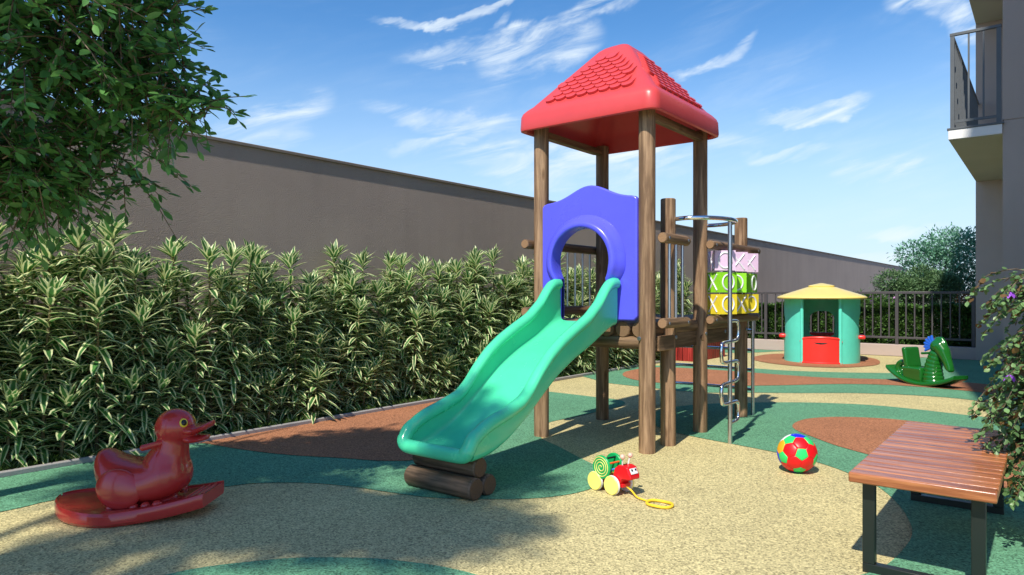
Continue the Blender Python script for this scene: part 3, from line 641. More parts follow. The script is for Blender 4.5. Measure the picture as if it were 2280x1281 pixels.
def bill(z0, z1, zt, wd, th, ln):
    secs = []
    for k in range(15):
        t = k/14; x = 0.285+ln*t; w = wd*(0.85+0.25*math.sin(t*math.pi*0.9))*math.sqrt(max(0.02, 1-max(0, (t-0.72)/0.29)**2)); h = th*(1-0.55*t)
        zc_ = z0+(z1-z0)*t+(zt-z1)*t*t
        secs.append([Vector((x, w*math.cos(a), zc_+h*math.sin(a))) for a in np.linspace(0, 2*math.pi, 18, endpoint=False)])
    mb = MB(); mb.loft(secs); return mb
bill(0.490, 0.485, 0.530, 0.092, 0.036, 0.172).build("upper_bill", M['duck'], dk, ang=60)
bill(0.440, 0.428, 0.446, 0.080, 0.030, 0.138).build("lower_bill", M['duck'], dk, ang=60)

# ------------------------------------------------------------------ seahorse rocker
hr = thing("seahorse_rocker", "dark green seahorse rocking toy with blue fin near the building", "rocking toy", (-1.36, 11.02, 0), rad(-34))
def hz2(x): return (x-0.02)**2/(2*0.92)
secs = []
for k in range(41):
    x = -0.56+1.08*k/40; w = 0.19*(1-0.32*abs(x/0.56)**2.2); z = hz2(x)
    secs.append([Vector((x, a, b)) for a, b in ((-w*0.9, z), (-w, z+0.02), (-w*0.97, z+0.045), (-w*0.85, z+0.055), (w*0.85, z+0.055), (w*0.97, z+0.045), (w, z+0.02), (w*0.9, z))])
mb = MB(); mb.loft(secs); mb.build("rocker_board", M['horse'], hr, bevel=0.006, ang=40)
mb = MB()
secs = []
for z, x0, x1, w in ((0.03, -0.27, 0.02, .12), (0.10, -0.275, 0.03, .13), (0.19, -0.275, 0.04, .135), (0.225, -0.28, 0.03, .145), (0.25, -0.27, 0.02, .135)):
    secs.append([Vector((x0, -w, z)), Vector((x1, -w, z)), Vector((x1, w, z)), Vector((x0, w, z))])
mb.loft(secs); mb.build("seat", M['horse'], hr, bevel=0.025, seg=4, ang=50)
mb = MB(); mb.box((-0.235, 0, 0.37), (0.075, 0.27, 0.29), Matrix.Rotation(rad(-10), 3, 'Y')); mb.build("seat_back", M['horse'], hr, bevel=0.03, seg=4, ang=50)
sp = []
for k in range(40):
    t = k/39; a = rad(-100)+t*rad(470); r_ = 0.115*(1-0.62*t); sp.append((-0.36-r_*math.cos(a)*0.9+0.0, 0, 0.20+r_*math.sin(a)))
mb = MB(); mb.tube(sp, [0.052*(1-0.5*k/39) for k in range(40)], 14); mb.build("tail", M['horse'], hr, ang=60)
mb = MB(); P = []; Rr = []
for k in range(64):
    t = k/63; rib = 0.007*abs(math.sin(t*math.pi*8)); P.append((0.12+0.05*t-0.03*math.sin(t*math.pi), 0, 0.04+0.44*t)); Rr.append(0.135-0.062*t+rib)
mb.tube(P, Rr, 24); link("ribbed_body", mb.mesh("ribbed_body", M['horse'], True, 60), M['horse'], hr)
mb = MB()
mb.ell((0.185, 0, 0.545), (0.105, 0.085, 0.105), 24, 16)
mb.ell((0.22, 0, 0.60), (0.075, 0.05, 0.06), 20, 12)
mb.tube([(0.20, 0, 0.56), (0.27, 0, 0.48), (0.325, 0, 0.36), (0.36, 0, 0.265)], [0.10, 0.085, 0.060, 0.055], 20)
mb.ell((0.368, 0, 0.255), (0.05, 0.058, 0.038), 18, 12, Matrix.Rotation(rad(30), 3, 'Y'))
mb.tube([(0.13, 0, 0.60), (0.17, 0, 0.655), (0.24, 0, 0.66), (0.29, 0, 0.60), (0.33, 0, 0.48)], [0.018, 0.026, 0.028, 0.026, 0.02], 12)
link("head", fuse(mb, 0.010, 7), M['horse'], hr)
for s in (-1, 1):
    MB().ell((0.245, s*0.078, 0.545), (0.012, 0.008, 0.015), 12, 8).build("eye", M['black'], hr)
mb = MB()
fan = [(0.0, 0.0)]+[(0.155*math.cos(a)*(1 if k % 2 == 0 else 0.86), 0.155*math.sin(a)*(1 if k % 2 == 0 else 0.86)) for k, a in enumerate(np.linspace(rad(105), rad(205), 11))]
mb.prism(fan, lambda p: Vector((0.125+p[0], -0.012, 0.545+p[1])), lambda p: Vector((0.125+p[0], 0.012, 0.545+p[1])))
for a in np.linspace(rad(105), rad(205), 6): mb.tube([(0.125, -0.0, 0.545), (0.125+0.154*math.cos(a), 0, 0.545+0.154*math.sin(a))], 0.016, 8)
mb.build("fin", M['fin'], hr)
MB().tube([(0.10, -0.19, 0.455), (0.10, 0.19, 0.455)], 0.016, 12).build("handle", M['horse'], hr)

# ------------------------------------------------------------------ playhouse
ph = thing("playhouse", "round turquoise toy playhouse with yellow roof and red half door", "playhouse", (-3.41, 13.82, 0), rad(13.0))
def arc_wall(th0, th1, win, r0=0.655, H_=1.20, th=0.022, n=60):
    mb = MB(); mb.keep = True; cols = np.linspace(th0, th1, n)
    def pt(t, z, dr): r = r0+dr; return Vector((r*math.sin(t), -r*math.cos(t), z))
    def strip(ta, tb_, za0, za1, zb0, zb1, ends=False):
        k = 6; za = np.linspace(za0, za1, k); zb_ = np.linspace(zb0, zb1, k)
        for i in range(k-1):
            q = [(ta, za[i]), (tb_, zb_[i]), (tb_, zb_[i+1]), (ta, za[i+1])]
            vs = [pt(t, z, 0) for t, z in q]+[pt(t, z, -th) for t, z in q]
            fs = [(0, 1, 2, 3), (7, 6, 5, 4)]
            if i == 0: fs.append((0, 4, 5, 1))
            if i == k-2: fs.append((2, 6, 7, 3))
            if ends: fs += [(1, 5, 6, 2), (3, 7, 4, 0)]
            mb.add(vs, fs)
    def lev(t):
        tc, hw, z0, z1 = win
        u = (t-tc)/hw
        if abs(u) >= 1: return None
        return z0, z1-0.16*(1-math.sqrt(max(0, 1-max(0, (abs(u)-0.25)/0.75)**2)))
    for a, b in zip(cols[:-1], cols[1:]):
        la = lev(a) if win else None; lb = lev(b) if win else None
        if la or lb:
            la = la or (win[2], win[3]-0.16); lb = lb or (win[2], win[3]-0.16)
            if lev((a+b)/2):
                strip(a, b, 0, la[0], 0, lb[0]); strip(a, b, la[1], H_, lb[1], H_); continue
        strip(a, b, 0, H_, 0, H_, a == cols[0] or b == cols[-1])
    return mb
wl_ = arc_wall(rad(28.5), rad(135), (rad(92), rad(19), 0.48, 0.90)).build("wall", M['teal'], ph, ang=30)
wr_ = arc_wall(rad(-135), rad(-28.5), (rad(-92), rad(19), 0.48, 0.90)).build("wall", M['teal'], ph, ang=30)
bk_ = arc_wall(rad(135.0), rad(225.0), (rad(180), rad(20.5), 0.47, 0.93)).build("wall", M['teal'], ph, ang=30)
for t, par in ((92, wl_), (-92, wr_), (180, bk_)):
    a = rad(t); R_ = Matrix.Rotation(a, 3, 'Z')
    mb = MB(); mb.box(R_ @ Vector((0, -0.665, 0.475)), (0.50, 0.125, 0.07), R_); mb.build("window_sill", M['housered'] if t != 180 else M['darkred'], par, bevel=0.025, seg=3)
for s in (-1, 1):
    MB().log((s*0.318, -0.575, 0.0), (s*0.318, -0.575, 1.20), 0.03, 20).build("door_post", M['teal'], ph)
# red half door, bulging outwards, with a hand slot
poly = []
def dp(x, z, dr): t = x/0.66; r = 0.672+dr; return Vector((r*math.sin(t), -r*math.cos(t), z))
mb = MB(); mb.keep = True; nx = 24
def dtop(x): return 0.445+0.035*(1-(x/0.355)**2)-0.05*max(0, (abs(x)-0.30)/0.055)**2
xs = np.linspace(-0.355, 0.355, nx+1)
for a, b in zip(xs[:-1], xs[1:]):
    def cell(za0, za1, zb0, zb1):
        q = [(a, za0), (b, zb0), (b, zb1), (a, za1)]; vs = [dp(x, z, 0.0) for x, z in q]+[dp(x, z, -0.035) for x, z in q]
        mb.add(vs, [(0, 1, 2, 3), (7, 6, 5, 4), (0, 4, 5, 1), (2, 6, 7, 3)])
    m_ = (a+b)/2
    if abs(m_) < 0.11:
        d = lambda x: 0.355+0.028*min(1, (abs(x)/0.11))**3
        cell(0.0, d(a), 0.0, d(b)); cell(0.385, dtop(a), 0.385, dtop(b))
    else: cell(0.0, dtop(a), 0.0, dtop(b))
door = mb.build("half_door", M['housered'], ph, ang=30)
mb = MB(); mb.tube([dp(x, dtop(x), -0.012) for x in xs], 0.022, 10); mb.tube([dp(x, 0.02, -0.008) for x in xs], 0.022, 10); mb.build("door_rim", M['housered'], door)
def sq(a): a4 = 4; c, s = abs(math.cos(a)), abs(math.sin(a)); return (c**a4+s**a4)**(-1/a4)
mb = MB(); mb.lathe([(0.60, 1.185), (0.735, 1.175), (0.76, 1.182), (0.768, 1.20), (0.758, 1.218), (0.73, 1.232), (0.60, 1.278), (0.40, 1.345), (0.25, 1.395), (0.22, 1.40), (0.05, 1.40)], seg=64, fn=sq)
hroof = mb.build("roof", M['houseroof'], ph, ang=40)
mb = MB(); mb.lathe([(0.20, 1.395), (0.225, 1.398), (0.232, 1.41), (0.228, 1.425), (0.20, 1.432), (0.12, 1.45), (0.04, 1.468), (0.01, 1.472)], seg=64, fn=sq); mb.build("roof_cap", M['houseroof'], hroof, ang=50)

# ------------------------------------------------------------------ ball
ICO = []
ph_ = (1+5**0.5)/2
for a in (-1, 1):
    for b in (-ph_, ph_): ICO += [Vector((0, a, b)), Vector((a, b, 0)), Vector((b, 0, a))]
ICO = [v.normalized() for v in ICO]
BR = 0.134; bc = Vector((-1.41, 5.06, BR))
view = (Vector((0, 0, 1.25))-bc).normalized(); rgt = Vector((0, 0, 1)).cross(view).normalized(); up = view.cross(rgt)
target = (view*0.968+rgt*0.245-up*0.05).normalized()
mb = MB()
def patch(poly, mi):
    c = sum(poly, Vector())/len(poly); n = len(poly); E = []
    for k in range(n):
        for q in range(6): E.append(poly[k].lerp(poly[(k+1) % n], q/6))
    rings = [(0, 0), (0.3, 0), (0.6, 0), (0.82, 0), (0.93, 0.0006), (1.0, 0.0035)]
    vs = [c.normalized()*BR]
    for t, g_ in rings[1:]: vs += [c.lerp(e, t).normalized()*(BR-g_) for e in E]
    m_ = len(E); fs = [(0, 1+k, 1+(k+1) % m_) for k in range(m_)]
    for i in range(len(rings)-2):
        for k in range(m_): fs.append((1+i*m_+k, 1+(i+1)*m_+k, 1+(i+1)*m_+(k+1) % m_, 1+i*m_+(k+1) % m_))
    mb.add(vs, fs, mi)
Q = ICO[0].rotation_difference(target); ico = [Q @ v for v in ICO]
nb = [v for v in ico if 0.4 < v.dot(ico[0]) < 0.5]
# spin so that one pentagon corner points up
def up_ang(v): p = v-target*v.dot(target); return math.atan2(p.dot(rgt), p.dot(up))
best = max(nb, key=lambda v: abs(up_ang(v))); S = min((Matrix.Rotation(q, 3, target) for q in np.linspace(-0.65, 0.65, 261)), key=lambda R_: -abs(up_ang(R_ @ best)))
ico = [S @ v for v in ico]
for i, v in enumerate(ico):
    ns = [w for w in ico if 0.4 < w.dot(v) < 0.5]; a = v.orthogonal().normalized(); b = v.cross(a)
    ns.sort(key=lambda w: math.atan2(w.dot(b), w.dot(a)))
    patch([v.lerp(w, 1/3) for w in ns], 1)
    for k in range(5):
        w1, w2 = ns[k], ns[(k+1) % 5]; j1, j2 = ico.index(w1), ico.index(w2)
        if i < j1 and i < j2:
            c = (v+w1+w2).normalized(); cr, cu, cv = c.dot(rgt), c.dot(up), c.dot(view); mi = 0
            if cu > 0.86: mi = 4
            elif cr < -0.35 and cu > 0.55: mi = 2
            elif cr < -0.72 and cu > -0.05: mi = 3
            elif cr < -0.72: mi = 4
            elif cv < -0.1: mi = (i+k) % 5 if (i+k) % 5 != 1 else 2
            poly = [v.lerp(w1, 1/3), v.lerp(w1, 2/3), w1.lerp(w2, 1/3), w1.lerp(w2, 2/3), w2.lerp(v, 1/3), w2.lerp(v, 2/3)]
            patch(poly, mi)
ball = mb.build("ball", [M['bred'], M['bgreen'], M['bwhite'], M['borange'], M['bblue']], ang=80); ball.location = bc
tag(ball, "red play ball with green pentagon patches lying on the tan paving", "ball")

# ------------------------------------------------------------------ pull along snail toy
sn = thing("pull_toy", "wooden pull along snail with green spiral shell and yellow wheels", "pull toy", (-2.215, 3.845, 0), rad(-13))
WR = 0.060
for x in (-0.072, 0.072):
    for s in (-1, 1):
        w = MB().log((x, s*0.052, WR), (x, s*0.066, WR), WR, 32, ch=0.003).build("wheel", M['white'], sn)
        MB().log((x, s*0.0662, WR), (x, s*0.078, WR), WR*0.985, 32, ch=0.004).build("wheel_face", M['lemon'], w)
mb = MB(); mb.box((0.0, 0, 0.062), (0.27, 0.07, 0.022)); mb.ell((-0.14, 0, 0.062), (0.03, 0.025, 0.012), 16, 8)
for x in (-0.072, 0.072): mb.tube([(x, -0.055, WR), (x, 0.055, WR)], 0.006, 8)
mb.build("chassis", M['toyred'], sn, bevel=0.004)
SCX, SCZ, SR = -0.02, 0.155, 0.074
for s in (-1, 1):
    d = MB().log((SCX, s*0.048, SCZ), (SCX, s*0.068, SCZ), SR, 36, ch=0.004).build("shell_disc", M['toygreen'], sn)
    sp = []
    for k in range(90): t = k/89; a = -t*3.4*2*math.pi+rad(160); r_ = 0.063*(1-t)**0.8+0.004; sp.append((SCX+s*0+r_*math.cos(a), s*0.0685, SCZ+r_*math.sin(a)))
    MB().tube(sp, 0.0032, 6).build("spiral", M['spiral'], d)
for k, m in enumerate(('black', 'toyorange', 'toyblue', 'yellow', 'toyorange', 'toyblue')):
    a = rad(72-k*42); MB().tube([(SCX+0.056*math.cos(a), -0.05, SCZ+0.056*math.sin(a)), (SCX+0.056*math.cos(a), 0.05, SCZ+0.056*math.sin(a))], 0.0062, 10).build("shell_rod", M[m], sn)
mb = MB(); hp = [(0.055, 0.075), (0.098, 0.045), (0.118, 0.07), (0.135, 0.105), (0.205, 0.112), (0.205, 0.135), (0.178, 0.185), (0.145, 0.192), (0.105, 0.188), (0.075, 0.165), (0.062, 0.12)]
mb.prism(hp, lambda p: Vector((p[0], -0.045, p[1])), lambda p: Vector((p[0], 0.045, p[1]))); head = mb.build("head", M['toyred'], sn, bevel=0.007, seg=3)
nrm = Vector((0.05, 0, 0.027)).normalized(); q = Matrix.Rotation(rad(61.5), 3, 'Y')
mb = MB(); c = Vector((0.194, 0, 0.162)); mb.box(c, (0.036, 0.060, 0.004), q); mb.build("face_plate", M['white'], head, bevel=0.001)
for s in (-1, 1): MB().ell(c+Vector((0.001, s*0.016, 0.008)), (0.007, 0.007, 0.003), 12, 8, q).build("eye", M['black'], head)
for s, l in ((-1, 0.0), (1, 0.0)):
    an = MB().tube([(0.125, s*0.026, 0.188), (0.132, s*0.034, 0.232)], 0.0042, 8).build("antenna", M['white'], head)
    MB().ell((0.134, s*0.036, 0.244), (0.0165, 0.0165, 0.0165), 16, 12).build("antenna_bead", M['bead'], an)
base = Matrix.Translation(sn.location) @ Matrix.Rotation(rad(-13), 4, 'Z'); inv = base.inverted()
c0 = base @ Vector((0.112, 0.0, 0.066))
rc = Vector((-1.825, 3.745, 0.012))
pth = [c0, Vector((-2.05, 3.815, 0.036)), Vector((-1.995, 3.785, 0.012)), Vector((-1.945, 3.765, 0.0105)), Vector((-1.905, 3.755, 0.011))]
ringp = [rc+Vector((0.078*math.cos(a), 0.062*math.sin(a), 0.002*math.sin(3*a))) for a in np.linspace(math.pi, 3*math.pi, 28)]
mb = MB(); mb.tube([inv @ p for p in catmull(pth, 6, False)], 0.0055, 8); mb.tube([inv @ p for p in ringp], 0.0085, 10); mb.build("pull_cord", M['string'], sn)

# ------------------------------------------------------------------ slatted bench
bn = thing("bench", "low bench with varnished reddish slats on a black steel frame", "bench", (-0.44, 4.12, 0))
yy = -0.76; k = 0
rng = random.Random(4)
for k in range(17):
    y = -0.735+k*0.0925
    MB().box((0, y, 0.4375), (0.545, 0.0865, 0.045+0.0), None).build("slat", M['bench'], bn, bevel=0.007, seg=3)
for y in (-0.68, 0.68):
    fr = MB().box((0, y, 0.021), (0.46, 0.045, 0.042)).build("leg_frame", M['benchframe'], bn, bevel=0.003)
    MB().box((0, y, 0.4085), (0.46, 0.045, 0.012)).build("cross_bar", M['benchframe'], fr, bevel=0.003)
    for x in (-0.205, 0.205): MB().box((x, y, 0.222), (0.05, 0.046, 0.36)).build("leg", M['benchframe'], fr, bevel=0.003)
MB().box((0, 0, 0.4085), (0.05, 1.31, 0.0115)).build("spine", M['benchframe'], bn)

# ------------------------------------------------------------------ red slatted box
rb = thing("slatted_box", "red stained slatted wooden box bench by the hedge end", "bench", (-5.58, 12.9, 0))
mb = MB()
y = -0.66
while y < 0.66: mb.box((0.36, y, 0.205), (0.025, 0.085, 0.41)); mb.box((-0.36, y, 0.205), (0.025, 0.085, 0.41)); y += 0.095
x = -0.32
while x < 0.36: mb.box((x, -0.70, 0.205), (0.085, 0.025, 0.41)); mb.box((x, 0.70, 0.205), (0.085, 0.025, 0.41)); x += 0.095
mb.build("slats", M['redslat'], rb, bevel=0.003)
MB().box((0, 0, 0.19), (0.66, 1.34, 0.36)).build("liner", M['black'], rb)
MB().box((0, 0, 0.432), (0.80, 1.48, 0.04)).build("lid", M['redtop'], rb, bevel=0.004)

# ------------------------------------------------------------------ foliage
def leaves(P, D, U, Ln, Wd, droop, mat, name, segs=3, prof=None, fold=0.25, extra=None):
    """P base points, D leaf directions, U rough upward normals (N,3); one mesh of N curved leaves, three vertices across"""
    P = np.asarray(P, float); D = np.asarray(D, float); U = np.asarray(U, float); n = len(P)
    Ln = np.broadcast_to(Ln, n); Wd = np.broadcast_to(Wd, n); droop = np.broadcast_to(droop, n)
    D = D/np.linalg.norm(D, axis=1, keepdims=True)
    S = np.cross(D, U); S /= np.maximum(np.linalg.norm(S, axis=1, keepdims=True), 1e-6); Nn = np.cross(S, D)
    t = np.linspace(0, 1, segs+1)
    if prof is None: prof = np.sin(np.pi*np.clip(t*0.94+0.03, 0, 1))**0.7
    V = np.zeros((n, segs+1, 3, 3))
    for i, tt in enumerate(t):
        c = P+D*(Ln*tt)[:, None]+Nn*(-(droop*Ln)*tt**2)[:, None]
        w = (Wd*prof[i]*0.5)[:, None]
        V[:, i, 1] = c-Nn*w*fold*2*0.5; V[:, i, 0] = c-S*w; V[:, i, 2] = c+S*w
    nv = (segs+1)*3
    q = []
    for i in range(segs):
        for k in range(2): q.append((i*3+k, i*3+k+1, (i+1)*3+k+1, (i+1)*3+k))
    F = (np.array(q)[None]+(np.arange(n)*nv)[:, None, None]).reshape(-1, 4)
    me = bpy.data.meshes.new(name); nf = len(F)
    me.vertices.add(n*nv); me.vertices.foreach_set('co', V.reshape(-1))
    me.loops.add(nf*4); me.loops.foreach_set('vertex_index', F.reshape(-1).astype(np.int32))
    me.polygons.add(nf); me.polygons.foreach_set('loop_start', np.arange(0, nf*4, 4, dtype=np.int32))
    try: me.polygons.foreach_set('loop_total', np.full(nf, 4, dtype=np.int32))
    except Exception: pass
    me.update(calc_edges=True)
    uv = me.uv_layers.new(name='UVMap'); tile = np.stack(np.broadcast_arrays(np.array([0, .5, 1.0])[None, :], t[:, None]), -1).reshape(-1, 2)
    uv.data.foreach_set('uv', tile[(F.reshape(-1) % nv)].reshape(-1))
    for m in (mat if isinstance(mat, list) else [mat]): me.materials.append(m)
    me.polygons.foreach_set('use_smooth', np.ones(nf, dtype=bool)); me.validate(); return me
def obj_of(name, me, parent=None):
    o = bpy.data.objects.new(name, me); COL.objects.link(o)
    if parent is not None: o.parent = parent
    return o

# dracaena plants
def dracaena(seed, stems):
    rg = np.random.default_rng(seed); P = []; D = []; U = []; Ls = []; Ws = []; Dr = []
    mb = MB()
    for (bx, by, h, lx, ly) in stems:
        axis = [np.array([bx+lx*t*t, by+ly*t*t, h*t]) for t in np.linspace(0, 1, 9)]
        mb.tube([tuple(a) for a in axis], [0.013*(1-0.45*k/8) for k in range(9)], 8)
        nl = int(h/0.0128); g = rg.uniform(0, 6.28)
        for k in range(nl+20):
            f = min(1.0, 0.05+0.95*k/nl); p = np.array([bx+lx*f*f, by+ly*f*f, h*f]); a = g+k*2.39996+rg.normal(0, .2)
            below = h*(1-f); topk = max(0, k-nl)/20
            pitch = rad(34)*math.exp(-below/0.09)+rad(14)+rg.normal(0, .25)+topk*rad(34)
            pitch = min(pitch, rad(84))
            d = np.array([math.cos(a)*math.cos(pitch), math.sin(a)*math.cos(pitch), math.sin(pitch)])
            P.append(p); D.append(d); U.append([0.02, 0.01, 1.0])
            Ls.append((0.230-0.01*math.exp(-below/0.05))*rg.uniform(.75, 1.12)*(1-0.25*topk)); Ws.append(0.054*rg.uniform(.8, 1.15)); Dr.append(rg.uniform(.3, .85)*(1-0.55*math.exp(-below/0.10)))
    prof = np.array([0.45, 0.95, 1.0, 0.78, 0.06])
    return leaves(P, D, U, np.array(Ls), np.array(Ws), np.array(Dr), M['dracaena'], "leaves", 4, prof, 0.35), mb.mesh("canes", M['cane'])
rg = random.Random(11)
protos = []
for k in range(7):
    r = lambda a, b: rg.uniform(a, b)
    st = [(r(-.06, .0), r(-.12, -.04), r(1.38, 1.58), r(-.04, .08), r(-.08, .08)), (r(-.06, .02), r(.05, .14), r(1.22, 1.5), r(-.04, .10), r(-.08, .10)), (r(.05, .13), r(-.20, -.10), r(.95, 1.25), r(0, .10), r(-.10, .05)),
          (r(.08, .17), r(.04, .18), r(.62, .95), r(.02, .10), r(-.05, .10)), (r(.10, .2), r(-.12, .0), r(.32, .6), r(.02, .10), r(-.06, .06)), (r(-.12, -.04), r(-.05, .1), r(1.0, 1.35), r(-.04, .04), r(-.10, .10))]
    protos.append(dracaena(50+k, st))
HL = "cream edged dracaena in the tall striped hedge row along the brown wall"
y = -0.9; i = 0
while y < 13.75:
    for row, xx in ((0, -6.02), (1, -6.34)):
        if row == 1 and i % 3 == 2: continue
        me, mc = protos[rg.randrange(7)]
        t = thing("dracaena", HL, "plant", (xx+rg.uniform(-.05, .05), y+row*0.17+rg.uniform(-.06, .06), 0.02), rg.uniform(-0.6, 0.6), "dracaena plants in the hedge row")
        s = rg.uniform(.93, 1.10)*(1.03 if y > 6 else 1.0); t.scale = (s, s, s*rg.uniform(.90, 1.08))
        obj_of("leaves", me, t); obj_of("canes", mc, t)
    y += 0.36; i += 1
# grass tufts at the kerb
rn = np.random.default_rng(5); n = 9000
P = np.stack([rn.uniform(-6.1, -5.69, n), rn.uniform(-1, 13.8, n), np.full(n, 0.03)], 1); P[:, 0] = -5.69-np.abs(rn.normal(0, .11, n))
D = np.stack([rn.normal(0, .5, n), rn.normal(0, .5, n), np.ones(n)], 1)
tag(obj_of("grass", leaves(P, D, np.stack([rn.normal(0, 1, n), rn.normal(0, 1, n), np.zeros(n)], 1), rn.uniform(.03, .075, n), 0.005, 0.3, M['grass'], "grass", 2, np.array([1, .7, .05]))),
    "short green grass along the kerb at the foot of the hedge", "grass", kind="stuff")

def twig_cloud(rn, centers, radii, n, squash=1.0, lenr=(0.15, 0.4), leaf_per=9, center_of=None):
    """twigs starting inside ellipsoid clumps and running outwards; returns leaf bases, directions and twig polylines"""
    P = []; D = []; tw_ = []
    w = np.array([r[0]*r[1]*r[2] for r in radii])**0.75; w /= w.sum()
    for _ in range(n):
        k = rn.choice(len(centers), p=w); c = np.array(centers[k]); R = np.array(radii[k])
        v = rn.normal(0, 1, 3); v /= np.linalg.norm(v); rr = rn.uniform(.25, 1)**0.55
        p = c+v*R*rr; o = (center_of if center_of is not None else c)
        d = (p-o); d /= np.linalg.norm(d)+1e-6; d = d*0.8+rn.normal(0, .38, 3)+np.array([0, 0, 0.05]); d /= np.linalg.norm(d)
        L_ = rn.uniform(*lenr); a = p-d*L_*0.5; sag = rn.uniform(.0, .5)*L_
        pts = [a+d*L_*t+np.array([0, 0, -sag*t*t]) for t in np.linspace(0, 1, 4)]
        tw_.append(pts)
        for j in range(leaf_per):
            t = (j+0.6)/leaf_per; q = a+d*L_*t+np.array([0, 0, -sag*t*t]); side = np.cross(d, [0, 0, 1.0]); side /= np.linalg.norm(side)+1e-6
            sg = 1 if j % 2 else -1
            dd = d*0.75+side*sg*0.85+rn.normal(0, .28, 3)+np.array([0, 0, -0.10]); P.append(q); D.append(dd)
        P.append(pts[-1]); D.append(d+rn.normal(0, .15, 3))
    return np.array(P), np.array(D), tw_
def tree(name, label, cat, base, trunk_pts, trunk_r, limbs, centers, radii, ntwig, lmat, Lr, Wf, lenr, leaf_per, seed, group=None, droop=0.15, twigr=0.003, twigs=True, prof=None):
    rn = np.random.default_rng(seed); t = thing(name, label, cat, base, 0, group)
    B = np.array(base)
    P, D, tws = twig_cloud(rn, [np.array(c)-B for c in centers], radii, ntwig, 1, lenr, leaf_per, None)
    n = len(P); U = np.stack([rn.normal(0, .45, n), rn.normal(0, .45, n), np.ones(n)], 1)
    me = leaves(P, D, U, rn.uniform(*Lr, n), rn.uniform(*Lr, n)*Wf, rn.uniform(0, droop*2, n), lmat, "crown", 3, prof, 0.25)
    obj_of("crown", me, t)
    mb = MB()
    if trunk_pts: mb.tube([Vector(p)-Vector(base) for p in catmull(trunk_pts, 5, False)], list(np.linspace(trunk_r, trunk_r*0.55, (len(trunk_pts)-1)*5+1)), 14)
    for l in limbs: mb.tube([Vector(p)-Vector(base) for p in catmull(l[0], 5, False)], list(np.linspace(l[1], l[1]*0.25, (len(l[0])-1)*5+1)), 9)
    if twigs:
        for tt in tws: mb.tube([tuple(p) for p in tt], [twigr*1.4, twigr*1.2, twigr, twigr*0.6], 5, caps=False)
    if mb.v: mb.build("trunk", M['bark'], t)
    return t
# broad leaved tree at the left: trunk outside the frame, crown reaching in
C = [(-4.4, 1.15, 2.35), (-3.95, 1.35, 2.75), (-4.75, 1.0, 1.95), (-4.1, 0.9, 3.3), (-3.80, 1.68, 2.45), (-4.38, 1.72, 2.1), (-4.75, 1.35, 1.95), (-4.0, 1.55, 2.55), (-4.3, 1.3, 2.0), (-3.8, 1.3, 3.2), (-3.60, 1.80, 2.28), (-3.70, 1.68, 2.70), (-4.6, 1.5, 1.9)]
Rd = [(.62, .6, .5), (.55, .5, .5), (.5, .5, .32), (.65, .6, .6), (.28, .28, .26), (.36, .36, .28), (.3, .3, .22), (.42, .42, .35), (.4, .4, .3), (.5, .45, .4), (.22, .2, .14), (.22, .2, .22), (.26, .26, .16)]
tb0 = (-5.0, 0.25, 0.0)
tree("broadleaf_tree", "dark green broadleaf tree leaning in over the hedge from the left", "tree", tb0, [tb0, (-5.02, .27, .9), (-4.95, .3, 1.9), (-4.85, .4, 3.0)], 0.11,
     [([(-4.95, .3, 1.7), (-4.7, .7, 2.1), (-4.3, 1.2, 2.3), (-3.8, 1.7, 2.45)], .04), ([(-4.95, .3, 1.9), (-4.5, .7, 2.5), (-4.0, 1.1, 2.8), (-3.7, 1.4, 2.9)], .04), ([(-4.97, .3, 1.4), (-4.9, .7, 1.75), (-4.75, 1.2, 1.85), (-4.5, 1.7, 1.95)], .03), ([(-4.9, .35, 2.6), (-4.4, .4, 3.2), (-4.0, .6, 3.7)], .04), ([(-4.9, .35, 2.5), (-5.1, .9, 2.8), (-5.2, 1.4, 3.0)], .03)],
     C, Rd, 1550, M['treeleaf'], (.048, .084), 0.50, (.18, .42), 9, 21)
# tree behind the camera whose crown throws the dappled shade
C = [(-3.6, -1.2, 4.3), (-2.8, -1.0, 4.0), (-3.2, -0.5, 3.6), (-4.3, -0.9, 4.0), (-2.5, -0.4, 3.4), (-3.0, -1.6, 3.7), (-2.05, -0.1, 3.7), (-2.7, 0.55, 3.9), (-2.3, 0.35, 3.8), (-2.2, -0.8, 4.2)]
Rd = [(.8, .7, .5), (.6, .55, .4), (.55, .5, .35), (.7, .6, .5), (.4, .35, .25), (.6, .5, .4), (.35, .3, .25), (.5, .35, .3), (.4, .3, .25), (.45, .4, .3)]
C = [(x+0.37, y-2.15, z+2.6) for x, y, z in C]+[(-1.75, -2.75, 6.2), (-2.1, -2.25, 6.1), (-1.45, -2.3, 6.2), (-2.4, -2.8, 6.3)]
Rd += [(.42, .4, .3), (.4, .35, .28), (.28, .25, .22), (.5, .4, .3)]
tb1 = (-3.3, -3.6, 0.0)
tree("broadleaf_tree", "tall broadleaf tree behind the viewpoint whose shade dapples the foreground paving", "tree", tb1, [tb1, (-3.28, -3.58, 2.0), (-3.2, -3.4, 4.2), (-3.1, -3.2, 6.4)], 0.16,
     [([(-3.2, -3.4, 4.4), (-2.8, -3.0, 5.6), (-2.3, -2.8, 6.5)], .06), ([(-3.2, -3.4, 4.6), (-3.7, -3.2, 5.8), (-4.0, -3.0, 6.5)], .06), ([(-3.2, -3.4, 4.2), (-2.7, -2.6, 5.4), (-2.1, -1.9, 6.3)], .05)],
     C, Rd, 1650, M['treeleaf'], (.06, .10), 0.5, (.2, .45), 9, 33, twigs=False)

